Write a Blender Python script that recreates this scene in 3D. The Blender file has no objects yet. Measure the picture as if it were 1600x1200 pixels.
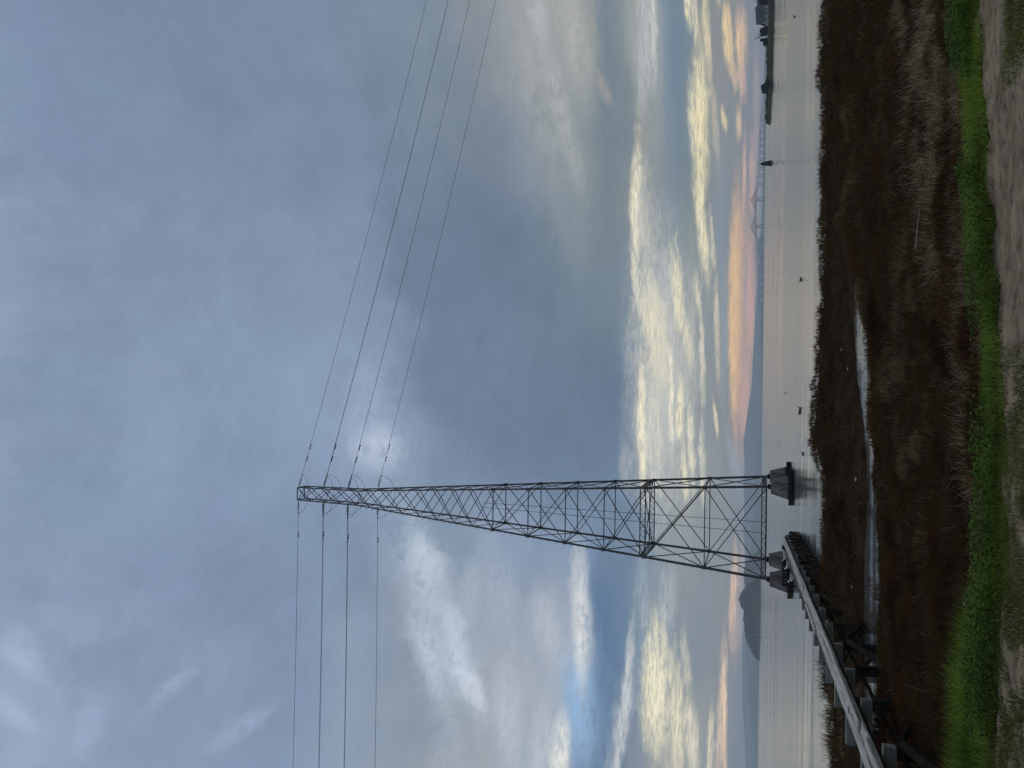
import bpy, math, random
import numpy as np
from mathutils import Vector, Matrix, Quaternion

random.seed(7); rng = np.random.default_rng(11)
scene = bpy.context.scene
COL = scene.collection
rad = math.radians

# ------------------------------------------------------------------ camera (the picture was taken with the phone turned on its side)
EYE = 3.5
PITCH, ROLL, FPX = rad(18.03), rad(0.7), 1200.0
_R = Vector((1, 0, 0)); _F = Vector((0, math.cos(PITCH), math.sin(PITCH))); _U = Vector((0, -math.sin(PITCH), math.cos(PITCH)))
_Rc = _R*math.cos(ROLL) + _U*math.sin(ROLL); _Uc = _U*math.cos(ROLL) - _R*math.sin(ROLL)
cam = bpy.data.cameras.new('camera'); cam_o = bpy.data.objects.new('camera', cam); COL.objects.link(cam_o)
m = Matrix((-_Uc, _Rc, -_F)).transposed().to_4x4(); m.translation = Vector((0, 0, EYE))
cam_o.matrix_world = m
cam.sensor_fit = 'HORIZONTAL'; cam.sensor_width = 36; cam.lens = FPX/1600*36
cam.clip_start = 0.05; cam.clip_end = 60000
scene.camera = cam_o

def sight(x, y):
    return _F + _Rc*((600-y)/FPX) + _Uc*((800-x)/FPX)
def at(x, y, Y):                      # the point at distance Y ahead seen at photo pixel x, y
    d = sight(x, y); return Vector((0, 0, EYE)) + d*(Y/d.y)
def on(x, y, z):                      # the point on the level z seen at photo pixel x, y
    d = sight(x, y); return Vector((0, 0, EYE)) + d*((z-EYE)/d.z)

# ------------------------------------------------------------------ sun, view, sampling
SUN_EL, SUN_AZ = 58.0, 8.0
sun = bpy.data.lights.new('sun', 'SUN'); sun.energy = 0.6; sun.angle = rad(30); sun.color = (1, .95, .88)
so = bpy.data.objects.new('sun', sun); COL.objects.link(so)
sd = Vector((math.sin(rad(SUN_AZ))*math.cos(rad(SUN_EL)), math.cos(rad(SUN_AZ))*math.cos(rad(SUN_EL)), math.sin(rad(SUN_EL))))
so.rotation_euler = sd.to_track_quat('Z', 'Y').to_euler()
scene.view_settings.view_transform = 'Standard'; scene.view_settings.look = 'None'
scene.view_settings.exposure = 0; scene.view_settings.gamma = 1
scene.render.engine = 'CYCLES'
cy = scene.cycles
cy.max_bounces = 6; cy.diffuse_bounces = 3; cy.glossy_bounces = 3; cy.transmission_bounces = 3; cy.volume_bounces = 1
cy.transparent_max_bounces = 8; cy.use_adaptive_sampling = True; cy.adaptive_threshold = 0.015
cy.use_denoising = True

def lin(c):
    return tuple(((v/255+.055)/1.055)**2.4 if v > 10 else v/255/12.92 for v in c)

# ------------------------------------------------------------------ sky: thin clear sky behind a procedural cloud deck, all in world directions
HAZE = 0.00015
SKY_AZ = [-24, -18, -12, -6, 0, 6, 12, 18, 24]
SKY_RAMPS = {
  0: [(125,148,168), (128,148,166), (135,148,162), (140,148,158), (145,150,155), (150,150,155), (160,152,152), (165,155,152), (165,155,152)],
  0.8: [(143,155,161), (148,153,155), (158,158,155), (158,155,151), (178,158,143), (193,163,138), (193,163,143), (173,155,143), (168,155,143)],
  2: [(156,158,158), (158,155,151), (158,159,155), (150,153,153), (158,153,145), (153,151,143), (140,145,143), (146,146,141), (158,153,143)],
  4: [(163,165,161), (143,153,161), (146,155,158), (154,159,158), (150,155,155), (148,153,151), (146,150,145), (148,150,143), (146,149,145)],
  5.5: [(163,165,161), (146,156,163), (153,160,161), (163,168,163), (160,163,158), (154,158,155), (133,146,148), (120,138,148), (113,133,148)],
  7: [(150,158,166), (142,156,170), (150,160,168), (165,172,174), (160,166,168), (150,158,164), (145,155,160), (150,158,160), (150,158,162)],
  8.2: [(131,144,158), (121,141,161), (130,150,169), (160,168,171), (141,149,153), (136,147,151), (151,156,153), (156,159,153), (156,161,158)],
  9.3: [(101,127,153), (106,131,158), (117,137,159), (115,135,157), (107,127,147), (119,134,145), (129,140,145), (127,139,145), (127,139,145)],
  10.3: [(93,121,153), (96,124,158), (113,135,159), (111,132,155), (101,121,143), (113,129,143), (123,136,143), (119,133,143), (119,133,143)],
  12: [(115,145,182), (130,155,185), (125,147,174), (109,129,151), (105,124,146), (111,127,143), (121,135,143), (129,141,145), (151,155,153)],
  14: [(160,172,187), (158,168,182), (132,152,177), (107,127,149), (108,125,148), (110,126,145), (118,133,144), (141,149,151), (153,156,155)],
  18: [(168,175,183), (152,164,181), (140,156,180), (111,129,153), (108,125,148), (105,122,145), (105,122,144), (119,132,148), (141,148,155)],
  24: [(141,154,169), (141,155,172), (130,148,169), (120,139,161), (111,130,152), (106,125,148), (106,125,146), (115,132,151), (121,138,156)],
  30: [(132,150,177), (130,148,175), (131,150,176), (137,155,182), (135,153,179), (132,150,175), (128,146,171), (121,139,163), (120,138,162)],
  38: [(139,156,183), (130,148,175), (132,150,177), (134,153,179), (135,154,180), (133,151,177), (129,147,172), (124,142,166), (121,139,163)],
  46: [(147,163,190), (135,153,180), (134,153,179), (135,154,180), (135,154,180), (132,150,176), (128,146,172), (126,144,171), (126,144,171)],
  65: [(153,168,190), (153,168,190), (153,168,190), (153,168,190), (153,168,190), (153,168,190), (153,168,190), (153,168,190), (153,168,190)],
  89: [(166,177,194), (166,177,194), (166,177,194), (166,177,194), (166,177,194), (166,177,194), (166,177,194), (166,177,194), (166,177,194)],
}
# soft cloud shapes: azimuth, elevation, half length, half height (degrees), tilt, colour, strength, raggedness, softness
SKY_CLOUDS = [
  (1.06,7.57,10.84,2.309,0.020,(205,202,188),0.55,0.9,1),
  (1.07,5.60,11.39,1.480,0.025,(196,194,184),0.5,1.1,1),
  (-16.93,23.53,6.01,2.822,0.588,(170,182,200),0.6,1.2,1),
  (-21.30,22.48,4.40,1.214,0.420,(196,206,218),0.7,1.4,1),
  (-15.90,18.11,4.88,1.490,0.353,(176,187,203),0.6,1.3,1),
  (-24.62,16.40,4.13,1.083,0.206,(200,206,214),0.65,1.4,1),
  (-25.95,14.03,3.43,0.854,0.045,(206,210,214),0.65,1.4,1),
  (-18.29,14.44,3.46,1.128,0.364,(192,200,212),0.6,1.3,1),
  (-25.47,47.01,3.16,1.069,0.658,(180,194,222),0.55,1.2,1),
  (-29.97,46.93,2.42,0.949,0.791,(180,194,222),0.55,1.2,1),
  (-25.95,38.60,2.41,0.657,-0.440,(172,188,218),0.5,1.2,1),
  (-28.09,33.81,3.05,0.779,-0.622,(172,188,218),0.5,1.2,1),
  (-29.81,42.69,3.29,1.024,0.068,(170,186,216),0.5,1.2,1),
  (-14.06,23.29,2.49,1.147,0.601,(205,214,224),0.75,1.3,1),
  (-18.85,20.97,2.19,1.013,0.469,(210,218,226),0.75,1.4,1),
  (-23.01,18.98,1.80,0.768,0.413,(218,224,230),0.8,1.4,1),
  (-15.92,20.08,2.57,0.801,0.164,(180,194,210),0.6,1.3,1),
  (-27.51,19.91,3.14,1.373,0.480,(172,184,202),0.6,1.2,1),
  (-18.70,21.78,8.51,2.525,0.435,(178,193,212),0.65,1.1,1),
  (-14.80,23.77,4.69,1.255,0.370,(190,205,220),0.7,1.2,1),
  (-21.91,20.04,3.39,1.215,0.564,(200,210,225),0.75,1.2,1),
  (-23.61,15.65,5.95,2.723,0.290,(178,186,198),0.6,1.1,1),
  (-20.68,12.48,8.56,2.482,0.179,(182,190,202),0.6,1,1),
  (-22.88,11.54,4.74,1.951,0.162,(150,192,232),0.85,1,1),
  (-17.30,12.11,5.56,0.957,0.102,(228,228,222),0.95,1.1,0.9),
  (-13.80,12.54,2.51,0.803,0.039,(200,205,212),0.6,1.2,1),
  (-26.17,12.75,2.94,0.849,0.041,(238,236,225),0.95,0.9,0.9),
  (-20.03,9.94,9.76,1.644,0.103,(92,118,152),0.8,0.8,1),
  (-17.99,10.59,5.89,0.780,0.118,(90,118,155),0.55,0.9,1),
  (-22.16,8.66,6.61,0.376,-0.035,(205,205,200),0.8,1.1,1),
  (-23.92,8.81,4.83,0.743,-0.085,(180,185,190),0.55,1.1,1),
  (-24.55,7.40,3.68,0.629,0.107,(105,128,158),0.6,0.8,1),
  (-20.59,6.86,4.72,0.913,0.046,(245,235,190),0.9,1.1,1),
  (-21.76,6.36,4.51,0.637,0.045,(240,230,195),0.8,1.2,1),
  (-23.19,5.17,4.86,0.677,0.078,(240,230,190),0.85,1.3,1),
  (-24.28,4.12,3.32,0.461,0.099,(238,228,195),0.8,1.3,1),
  (-19.36,4.69,2.30,0.320,0.110,(225,215,185),0.6,1.2,1),
  (-15.89,6.16,2.88,0.769,-0.008,(180,188,190),0.5,1.1,1),
  (-15.36,7.89,4.04,0.502,0.104,(165,175,182),0.5,1.1,1),
  (-14.56,1.69,4.11,0.319,-0.023,(245,195,150),0.95,1.1,1),
  (-16.88,1.33,2.85,0.367,-0.053,(215,180,160),0.6,1.2,1),
  (-22.18,2.31,5.38,0.307,-0.016,(240,205,165),0.85,1.2,1),
  (-23.39,2.10,3.87,0.202,0.047,(250,205,155),0.9,1.2,1),
  (-24.71,2.95,2.55,0.253,-0.031,(240,225,185),0.8,1.2,1),
  (-5.57,27.73,2.36,2.076,0.012,(204,213,230),0.8,1.3,1),
  (-5.37,27.23,7.70,3.467,0.049,(165,180,205),0.5,1,1),
  (-1.49,28.58,4.90,1.729,-0.175,(165,182,208),0.5,1,1),
  (21.58,14.81,11.44,3.204,0.147,(168,173,175),0.75,0.9,1),
  (25.16,12.51,4.89,1.179,0.145,(190,190,185),0.7,1.1,1),
  (21.19,10.65,1.43,0.438,0.369,(190,178,165),0.6,1,1),
  (19.75,13.66,6.60,0.782,0.159,(188,190,190),0.5,1.2,1),
  (27.52,14.78,3.21,0.846,0.106,(192,194,194),0.6,1.1,1),
  (11.65,13.58,4.05,1.279,0.281,(140,152,160),0.5,1.1,1),
  (16.29,16.82,4.24,1.433,0.156,(140,152,165),0.5,1.1,1),
  (25.13,7.62,4.67,0.836,-0.026,(182,184,182),0.75,1,1),
  (25.58,7.12,3.79,0.260,-0.052,(205,203,192),0.8,1,1),
  (20.99,8.03,3.10,0.487,-0.093,(165,170,170),0.5,1.1,1),
  (20.64,6.18,9.56,0.748,-0.009,(106,130,155),0.65,0.9,1),
  (7.32,5.77,6.36,0.565,0.008,(110,132,158),0.5,0.8,1),
  (12.69,8.75,5.95,0.454,-0.040,(240,228,195),0.95,0.9,1),
  (11.32,8.19,5.64,0.796,-0.006,(190,188,178),0.7,1.1,1),
  (6.87,8.67,2.49,0.346,0.131,(225,220,200),0.6,1.1,1),
  (3.79,7.40,4.74,1.036,0.135,(245,230,185),0.9,0.9,1),
  (1.07,6.89,10.64,1.954,0.037,(178,180,176),0.6,1.1,1),
  (-3.77,8.31,6.01,0.347,0.026,(242,230,195),0.95,0.7,0.9),
  (-3.15,7.56,6.34,0.807,0.037,(205,200,185),0.7,1.1,1),
  (2.25,4.19,4.64,0.225,0.032,(236,226,194),0.75,1.5,1),
  (-5.60,3.99,3.54,0.224,0.049,(232,224,198),0.7,1.5,1),
  (-1.26,6.23,3.89,0.229,0.042,(246,238,208),0.75,1.4,1),
  (24.82,4.54,2.54,0.205,0.006,(236,222,186),0.75,1.3,1),
  (18.58,4.85,3.49,0.215,0.013,(215,208,185),0.6,1.3,1),
  (10.46,3.43,2.40,0.165,0.044,(225,212,180),0.7,1.3,1),
  (-6.09,9.53,2.43,0.522,0.066,(190,195,195),0.6,1.2,1),
  (6.44,5.85,4.25,0.510,0.059,(240,228,185),0.85,1.3,1),
  (2.96,5.19,2.35,0.397,0.104,(225,215,185),0.75,1.4,1),
  (-1.95,5.59,2.59,0.341,0.058,(245,232,190),0.85,1.5,1),
  (-4.48,4.78,3.36,0.338,0.067,(235,225,195),0.8,1.5,1),
  (-6.36,5.24,2.26,0.282,0.071,(240,228,190),0.8,1.4,1),
  (7.11,4.56,1.73,0.280,0.115,(225,215,185),0.75,1.4,1),
  (4.09,3.13,4.60,0.222,0.031,(228,210,175),0.7,1.3,1),
  (-2.36,3.18,1.41,0.167,0.111,(245,225,175),0.8,1.2,1),
  (26.50,4.93,2.43,0.304,0.012,(248,235,190),0.95,1,1),
  (18.41,4.26,6.56,0.641,-0.001,(250,234,178),0.95,0.7,1),
  (24.13,3.75,3.29,0.307,0.044,(235,215,165),0.85,1.1,1),
  (11.14,4.08,4.36,0.441,0.084,(246,232,188),0.9,1,1),
  (18.24,3.27,3.28,0.265,0.071,(210,195,155),0.6,1.3,1),
  (23.61,2.41,2.20,0.355,0.064,(250,212,140),0.95,0.9,1),
  (21.42,2.03,1.30,0.257,0.140,(235,195,140),0.7,1.1,1),
  (26.90,2.93,1.57,0.199,-0.059,(225,205,160),0.7,1.2,1),
  (23.34,1.54,2.72,0.453,0.029,(252,200,135),0.97,0.8,1),
  (20.76,1.44,1.54,0.308,0.037,(240,185,140),0.85,1,1),
  (18.85,2.71,0.82,0.210,0.097,(245,220,160),0.85,1.1,1),
  (18.55,1.70,1.31,0.261,0.023,(245,205,145),0.85,1.1,1),
  (18.06,0.58,6.73,0.258,0.005,(205,165,155),0.55,1.1,1),
  (15.13,1.33,3.26,0.159,-0.009,(250,190,145),0.9,0.8,1),
  (14.89,0.84,3.04,0.211,0.016,(245,178,145),0.85,1,1),
  (4.87,1.45,11.07,0.929,0.010,(242,176,118),0.95,0.6,0.8),
  (5.37,1.90,8.31,0.493,-0.004,(252,200,112),0.95,0.7,0.9),
  (6.09,0.87,4.85,0.379,0.010,(238,165,135),0.9,0.8,1),
  (7.01,1.18,2.67,0.163,-0.010,(150,140,145),0.6,1.2,1),
  (1.12,1.19,1.13,0.164,0.083,(165,150,150),0.4,1.2,1),
  (-1.16,1.10,3.80,0.273,0.026,(240,165,135),0.8,1,1),
  (11.88,2.89,7.37,0.544,0.029,(120,135,148),0.7,0.7,1),
  (3.16,2.65,5.67,0.277,0.005,(125,138,155),0.7,0.7,1),
  (-6.17,1.51,3.44,0.545,0.238,(140,148,160),0.6,0.9,1),
  (-12.16,1.11,2.91,0.267,-0.055,(225,180,160),0.6,1.2,1),
]
W = bpy.data.worlds.new('World'); scene.world = W; W.use_nodes = True
W.cycles.sampling_method = 'MANUAL'; W.cycles.sample_map_resolution = 512
def build_sky():
    nt = W.node_tree; nt.nodes.clear(); L = nt.links
    def N(t, **k):
        n = nt.nodes.new(t)
        for a, v in k.items(): setattr(n, a, v)
        return n
    def put(s, v):
        if hasattr(v, 'links'): L.new(v, s)
        else: s.default_value = v
    def M(op, a, b=0.0, c=None, clamp=False):
        n = N('ShaderNodeMath', operation=op, use_clamp=clamp); put(n.inputs[0], a); put(n.inputs[1], b)
        if c is not None: put(n.inputs[2], c)
        return n.outputs[0]
    def noise(v, scale, detail=3.0, rough=.55, dist=0.0, col=False):
        n = N('ShaderNodeTexNoise'); put(n.inputs['Vector'], v); put(n.inputs['Scale'], scale); put(n.inputs['Detail'], detail)
        put(n.inputs['Roughness'], rough); put(n.inputs['Distortion'], dist)
        return n.outputs['Color'] if col else n.outputs[0]
    def xyz(x, y, z=0.0):
        n = N('ShaderNodeCombineXYZ'); put(n.inputs[0], x); put(n.inputs[1], y); put(n.inputs[2], z); return n.outputs[0]
    def mix(f, a, b, mode='MIX'):
        n = N('ShaderNodeMix', data_type='RGBA', blend_type=mode); put(n.inputs[0], f); put(n.inputs[6], a); put(n.inputs[7], b); return n.outputs[2]
    tc = N('ShaderNodeTexCoord'); sp = N('ShaderNodeSeparateXYZ'); L.new(tc.outputs['Generated'], sp.inputs[0])
    X, Y, Z = sp.outputs
    deg = 57.29578
    az = M('MULTIPLY', M('ARCTAN2', X, Y), deg)
    elr = M('MULTIPLY', M('ARCSINE', Z), deg)
    el = M('MAXIMUM', elr, 0.0)
    lel = M('LOGARITHM', M('ADD', el, 2.2), math.e)
    # cloud-sheet coordinates: streaks flatten towards the horizon
    q = xyz(M('MULTIPLY', az, .085), M('MULTIPLY', lel, 2.6))
    q2 = xyz(M('MULTIPLY', az, .085), M('MULTIPLY', lel, 5.5), 7.3)
    nw = N('ShaderNodeSeparateColor'); L.new(noise(q, 1.6, 4, .55, .3, True), nw.inputs[0])
    nf = N('ShaderNodeSeparateColor'); L.new(noise(q2, 4.5, 5, .62, .4, True), nf.inputs[0])
    n1, n2, n3 = nw.outputs; f1, f2, f3 = nf.outputs
    amp = M('ADD', M('MULTIPLY', el, .10), .12)
    ew = M('ADD', el, M('MULTIPLY', M('SUBTRACT', n1, .5), M('MULTIPLY', amp, 3.2)))
    ew = M('ADD', ew, M('MULTIPLY', M('SUBTRACT', f1, .5), M('MULTIPLY', amp, 1.1)))
    aw = M('ADD', az, M('MULTIPLY', M('SUBTRACT', n2, .5), 9.0))
    ewc = M('MAXIMUM', ew, 0.0)
    # base tone: one ramp over height per compass direction
    els = sorted(SKY_RAMPS)
    t = M('POWER', M('DIVIDE', ewc, 90.0), .5)
    col = None
    for i, a in enumerate(SKY_AZ):
        r = N('ShaderNodeValToRGB'); r.color_ramp.interpolation = 'EASE'
        e = r.color_ramp.elements
        while len(e) < len(els): e.new(.5)
        for k, ev in enumerate(els):
            e[k].position = (ev/90.0)**.5
        for k, ev in enumerate(els):
            e[k].color = (*lin(SKY_RAMPS[ev][i]), 1)
        L.new(t, r.inputs[0])
        if col is None: col = r.outputs[0]
        else:
            mr = N('ShaderNodeMapRange', interpolation_type='SMOOTHSTEP'); put(mr.inputs[0], aw); put(mr.inputs[1], SKY_AZ[i-1]); put(mr.inputs[2], a)
            col = mix(mr.outputs[0], col, r.outputs[0])
    # clear sky glimpsed through the deck
    sky = N('ShaderNodeTexSky', sky_type='NISHITA'); sky.sun_disc = False
    sky.sun_elevation = rad(SUN_EL); sky.sun_rotation = rad(SUN_AZ)
    clear = mix(1.0, sky.outputs[0], (.08, .08, .08, 1), 'MULTIPLY')
    thin = M('MULTIPLY', M('SUBTRACT', n3, .5), .25, clamp=True)
    thin = M('MULTIPLY', thin, M('MULTIPLY', el, .03, clamp=True))
    col = mix(thin, col, clear)
    # mottling of the deck
    d1 = noise(tc.outputs['Generated'], 5.5, 5, .55, .6)
    d2 = noise(xyz(M('MULTIPLY', az, .07), M('MULTIPLY', el, .13), 9.0), 1.0, 5, .6, .5)
    mot = M('ADD', M('MULTIPLY', d2, .34), M('ADD', .62, M('MULTIPLY', d1, .42)))
    st = M('ADD', 1.0, M('MULTIPLY', M('SUBTRACT', f2, .5), .16))
    cc = N('ShaderNodeCombineColor')
    for k_, v_ in enumerate((M('MULTIPLY', mot, st), M('MULTIPLY', mot, st), M('MULTIPLY', M('ADD', M('MULTIPLY', mot, .85), .15), st))): L.new(v_, cc.inputs[k_])
    col = mix(1.0, col, cc.outputs[0], 'MULTIPLY')
    # the brighter and darker clouds
    pb = xyz(M('ADD', az, M('MULTIPLY', M('SUBTRACT', n2, .5), 2.2)), M('ADD', el, M('MULTIPLY', M('SUBTRACT', n1, .5), M('MULTIPLY', amp, .9))))
    ga = noise(xyz(M('MULTIPLY', az, .30), M('MULTIPLY', lel, 8.0), 3.1), 2.4, 6, .70, .5)
    gb = noise(xyz(M('MULTIPLY', az, .40), M('MULTIPLY', lel, 42.0), 5.7), 1.6, 5, .66, .6)
    g = M('ADD', M('MULTIPLY', ga, .72), M('MULTIPLY', gb, .28))
    pb0 = pb
    gr = noise(xyz(M('MULTIPLY', az, .52), M('MULTIPLY', lel, 30.0), 1.9), 2.0, 6, .72, .5)
    gr = M('ADD', M('MULTIPLY', gr, .6), M('MULTIPLY', gb, .4))
    def ramp01(v, a, b_, c_, d_):
        r_ = N('ShaderNodeMapRange', interpolation_type='SMOOTHSTEP'); put(r_.inputs[0], v)
        for k_, q_ in enumerate((a, b_, c_, d_)): r_.inputs[1+k_].default_value = q_
        return r_.outputs[0]
    fill_lo = ramp01(gr, .37, .61, .26, 1.0); fill_hi = ramp01(M('ADD', M('MULTIPLY', ga, .6), M('MULTIPLY', gr, .4)), .38, .60, .22, 1.0)
    for bi, (ca, ce, sl, sh, tilt, c, stg, rag, soft) in enumerate(SKY_CLOUDS):
        if bi % 10 == 0:                # keeps the shader's working set small: each batch waits for the one before
            w1 = N('ShaderNodeVectorMath', operation='MULTIPLY'); L.new(col, w1.inputs[0]); w1.inputs[1].default_value = (1e-7,)*3
            w2 = N('ShaderNodeVectorMath', operation='ADD'); L.new(pb0, w2.inputs[0]); L.new(w1.outputs[0], w2.inputs[1]); pb = w2.outputs[0]
        mp = N('ShaderNodeMapping', vector_type='TEXTURE'); L.new(pb, mp.inputs[0])
        mp.inputs['Location'].default_value = (ca, ce, 0); mp.inputs['Rotation'].default_value = (0, 0, tilt); mp.inputs['Scale'].default_value = (sl, sh, 1)
        ln = N('ShaderNodeVectorMath', operation='LENGTH'); L.new(mp.outputs[0], ln.inputs[0])
        d = M('ADD', ln.outputs['Value'], M('MULTIPLY', M('SUBTRACT', g, .5), 2.0*rag))
        mr = N('ShaderNodeMapRange', interpolation_type='SMOOTHSTEP'); put(mr.inputs[0], d); put(mr.inputs[1], 1.0 + .25*soft); put(mr.inputs[2], 1.0 - .75*soft)
        put(mr.inputs[3], 0.0); put(mr.inputs[4], stg)
        fz = M('MULTIPLY', mr.outputs[0], fill_lo if ce < 9.5 else fill_hi)
        bst = 1.0 + 1.35*math.exp(-(ce/2.9)**2) + (.38 if ce < 9.5 and min(c) > 120 else 0) + (.12 if ce >= 9.5 and min(c) > 190 else 0)                # seen through the haze
        col = mix(fz, col, (*[q_*bst for q_ in lin(c)], 1))
    low = M('ADD', .10, M('MULTIPLY', M('EXPONENT', M('MULTIPLY', el, -.16)), .55))      # fibrous texture, stronger low down
    fib = M('ADD', 1.0, M('MULTIPLY', M('SUBTRACT', gb, .5), low))
    cf = N('ShaderNodeCombineColor')
    for k_ in range(3): L.new(fib, cf.inputs[k_])
    col = mix(1.0, col, cf.outputs[0], 'MULTIPLY')
    bg = N('ShaderNodeBackground'); L.new(col, bg.inputs[0]); bg.inputs[1].default_value = 1.0
    out = N('ShaderNodeOutputWorld'); L.new(bg.outputs[0], out.inputs[0])
build_sky()
# ------------------------------------------------------------------ helpers
class MB:
    """Collects boxes, bars, tubes and plates into one mesh."""
    def __init__(s): s.v = []; s.f = []
    def add(s, vs, fs):
        b = len(s.v); s.v += [tuple(v) for v in vs]; s.f += [tuple(i+b for i in f) for f in fs]
    def bar(s, p, q, w, h=None, up=(0, 0, 1), w2=None, h2=None):
        p = Vector(p); q = Vector(q); h = h or w; w2 = w2 or w; h2 = h2 or (h if w2 == w else w2); d = (q-p).normalized(); up = Vector(up)
        if abs(d.dot(up)) > .97: up = Vector((0, 1, 0))
        a = d.cross(up).normalized(); b = a.cross(d).normalized()
        vs = [c + a*x*ww/2 + b*y*hh/2 for c, ww, hh in ((p, w, h), (q, w2, h2)) for x, y in ((-1, -1), (1, -1), (1, 1), (-1, 1))]
        s.add(vs, [(3, 2, 1, 0), (4, 5, 6, 7), (0, 1, 5, 4), (1, 2, 6, 5), (2, 3, 7, 6), (3, 0, 4, 7)])
    def box(s, c, sx, sy, sz, rz=0.0):
        M_ = Matrix.Rotation(rz, 3, 'Z'); c = Vector(c)
        vs = [c + M_ @ Vector((x*sx/2, y*sy/2, z*sz/2)) for z in (-1, 1) for x, y in ((-1, -1), (1, -1), (1, 1), (-1, 1))]
        s.add(vs, [(3, 2, 1, 0), (4, 5, 6, 7), (0, 1, 5, 4), (1, 2, 6, 5), (2, 3, 7, 6), (3, 0, 4, 7)])
    def tube(s, pts, r, n=6, cap=True):
        pts = [Vector(p) for p in pts]; rs = r if isinstance(r, (list, tuple)) else [r]*len(pts)
        vs = []; k = len(pts); ref = None
        for i, p in enumerate(pts):
            d = (pts[min(i+1, k-1)] - pts[max(i-1, 0)]).normalized()
            up = Vector((0, 0, 1)) if abs(d.z) < .95 else Vector((0, 1, 0))
            a = d.cross(up).normalized(); b = a.cross(d)
            for j in range(n):
                t = 2*math.pi*j/n; vs.append(p + (a*math.cos(t) + b*math.sin(t))*rs[i])
        fs = [(i*n+j, i*n+(j+1) % n, (i+1)*n+(j+1) % n, (i+1)*n+j) for i in range(k-1) for j in range(n)]
        if cap: fs += [tuple(range(n-1, -1, -1)), tuple((k-1)*n+j for j in range(n))]
        s.add(vs, fs)
    def rings(s, rings, cap=True):
        n = len(rings[0]); vs = [v for r in rings for v in r]; k = len(rings)
        fs = [(i*n+j, i*n+(j+1) % n, (i+1)*n+(j+1) % n, (i+1)*n+j) for i in range(k-1) for j in range(n)]
        if cap: fs += [tuple(range(n-1, -1, -1)), tuple((k-1)*n+j for j in range(n))]
        s.add(vs, fs)
    def build(s, name, mat, parent=None, smooth=False, loc=None):
        me = bpy.data.meshes.new(name); me.from_pydata(s.v, [], s.f); me.update()
        me.materials.append(mat)
        if smooth: me.polygons.foreach_set('use_smooth', [True]*len(me.polygons))
        o = bpy.data.objects.new(name, me); COL.objects.link(o)
        if parent: o.parent = parent
        if loc is not None: o.location = loc
        return o

def tag(o, label=None, cat=None, group=None, kind=None):
    if label: o['label'] = label
    if cat: o['category'] = cat
    if group: o['group'] = group
    if kind: o['kind'] = kind
    return o
def thing(name, label, cat, loc=(0, 0, 0), rz=0.0, group=None):
    o = bpy.data.objects.new(name, None); COL.objects.link(o); o.location = loc; o.rotation_euler = (0, 0, rz)
    o.empty_display_size = .2
    return tag(o, label, cat, group)
def dup(o, loc=None, rz=None, label=None, group=None, parent=None, name=None):
    c = o.copy(); COL.objects.link(c)
    if parent is not None: c.parent = parent
    for ch in list(o.children): dup(ch, parent=c)
    if loc is not None: c.location = loc
    if rz is not None: c.rotation_euler = (0, 0, rz)
    if label: c['label'] = label
    if group: c['group'] = group
    return c
def np_mesh(name, V, polys, mat, parent=None, smooth=False):
    """polys: list of (n,k) index arrays."""
    me = bpy.data.meshes.new(name)
    me.vertices.add(len(V)); me.vertices.foreach_set('co', np.asarray(V, np.float32).ravel())
    nl = sum(p.size for p in polys); npoly = sum(len(p) for p in polys)
    me.loops.add(nl); me.polygons.add(npoly)
    me.loops.foreach_set('vertex_index', np.concatenate([p.ravel() for p in polys]).astype(np.int32))
    sizes = np.concatenate([np.full(len(p), p.shape[1]) for p in polys]); st = np.concatenate([[0], np.cumsum(sizes)[:-1]])
    me.polygons.foreach_set('loop_start', st.astype(np.int32))
    if smooth: me.polygons.foreach_set('use_smooth', np.ones(npoly, bool))
    me.update(calc_edges=True); me.validate()
    me.materials.append(mat)
    o = bpy.data.objects.new(name, me); COL.objects.link(o)
    if parent: o.parent = parent
    return o

_tab = rng.random((256, 256))
def vnoise(x, y):
    x = np.asarray(x, float); y = np.asarray(y, float)
    xi = np.floor(x).astype(int); yi = np.floor(y).astype(int); fx = x-xi; fy = y-yi
    fx = fx*fx*(3-2*fx); fy = fy*fy*(3-2*fy)
    a = _tab[xi & 255, yi & 255]; b = _tab[(xi+1) & 255, yi & 255]; c = _tab[xi & 255, (yi+1) & 255]; d = _tab[(xi+1) & 255, (yi+1) & 255]
    return (a*(1-fx)+b*fx)*(1-fy) + (c*(1-fx)+d*fx)*fy
def fbm(x, y, o=4):
    s = 0; a = .5; t = 0
    for i in range(o):
        s = s + a*vnoise(x*2**i+17.3*i, y*2**i+5.1*i); t += a; a *= .5
    return s/t
def sstep(a, b, x):
    t = np.clip((x-a)/(b-a), 0, 1); return t*t*(3-2*t)

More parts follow.
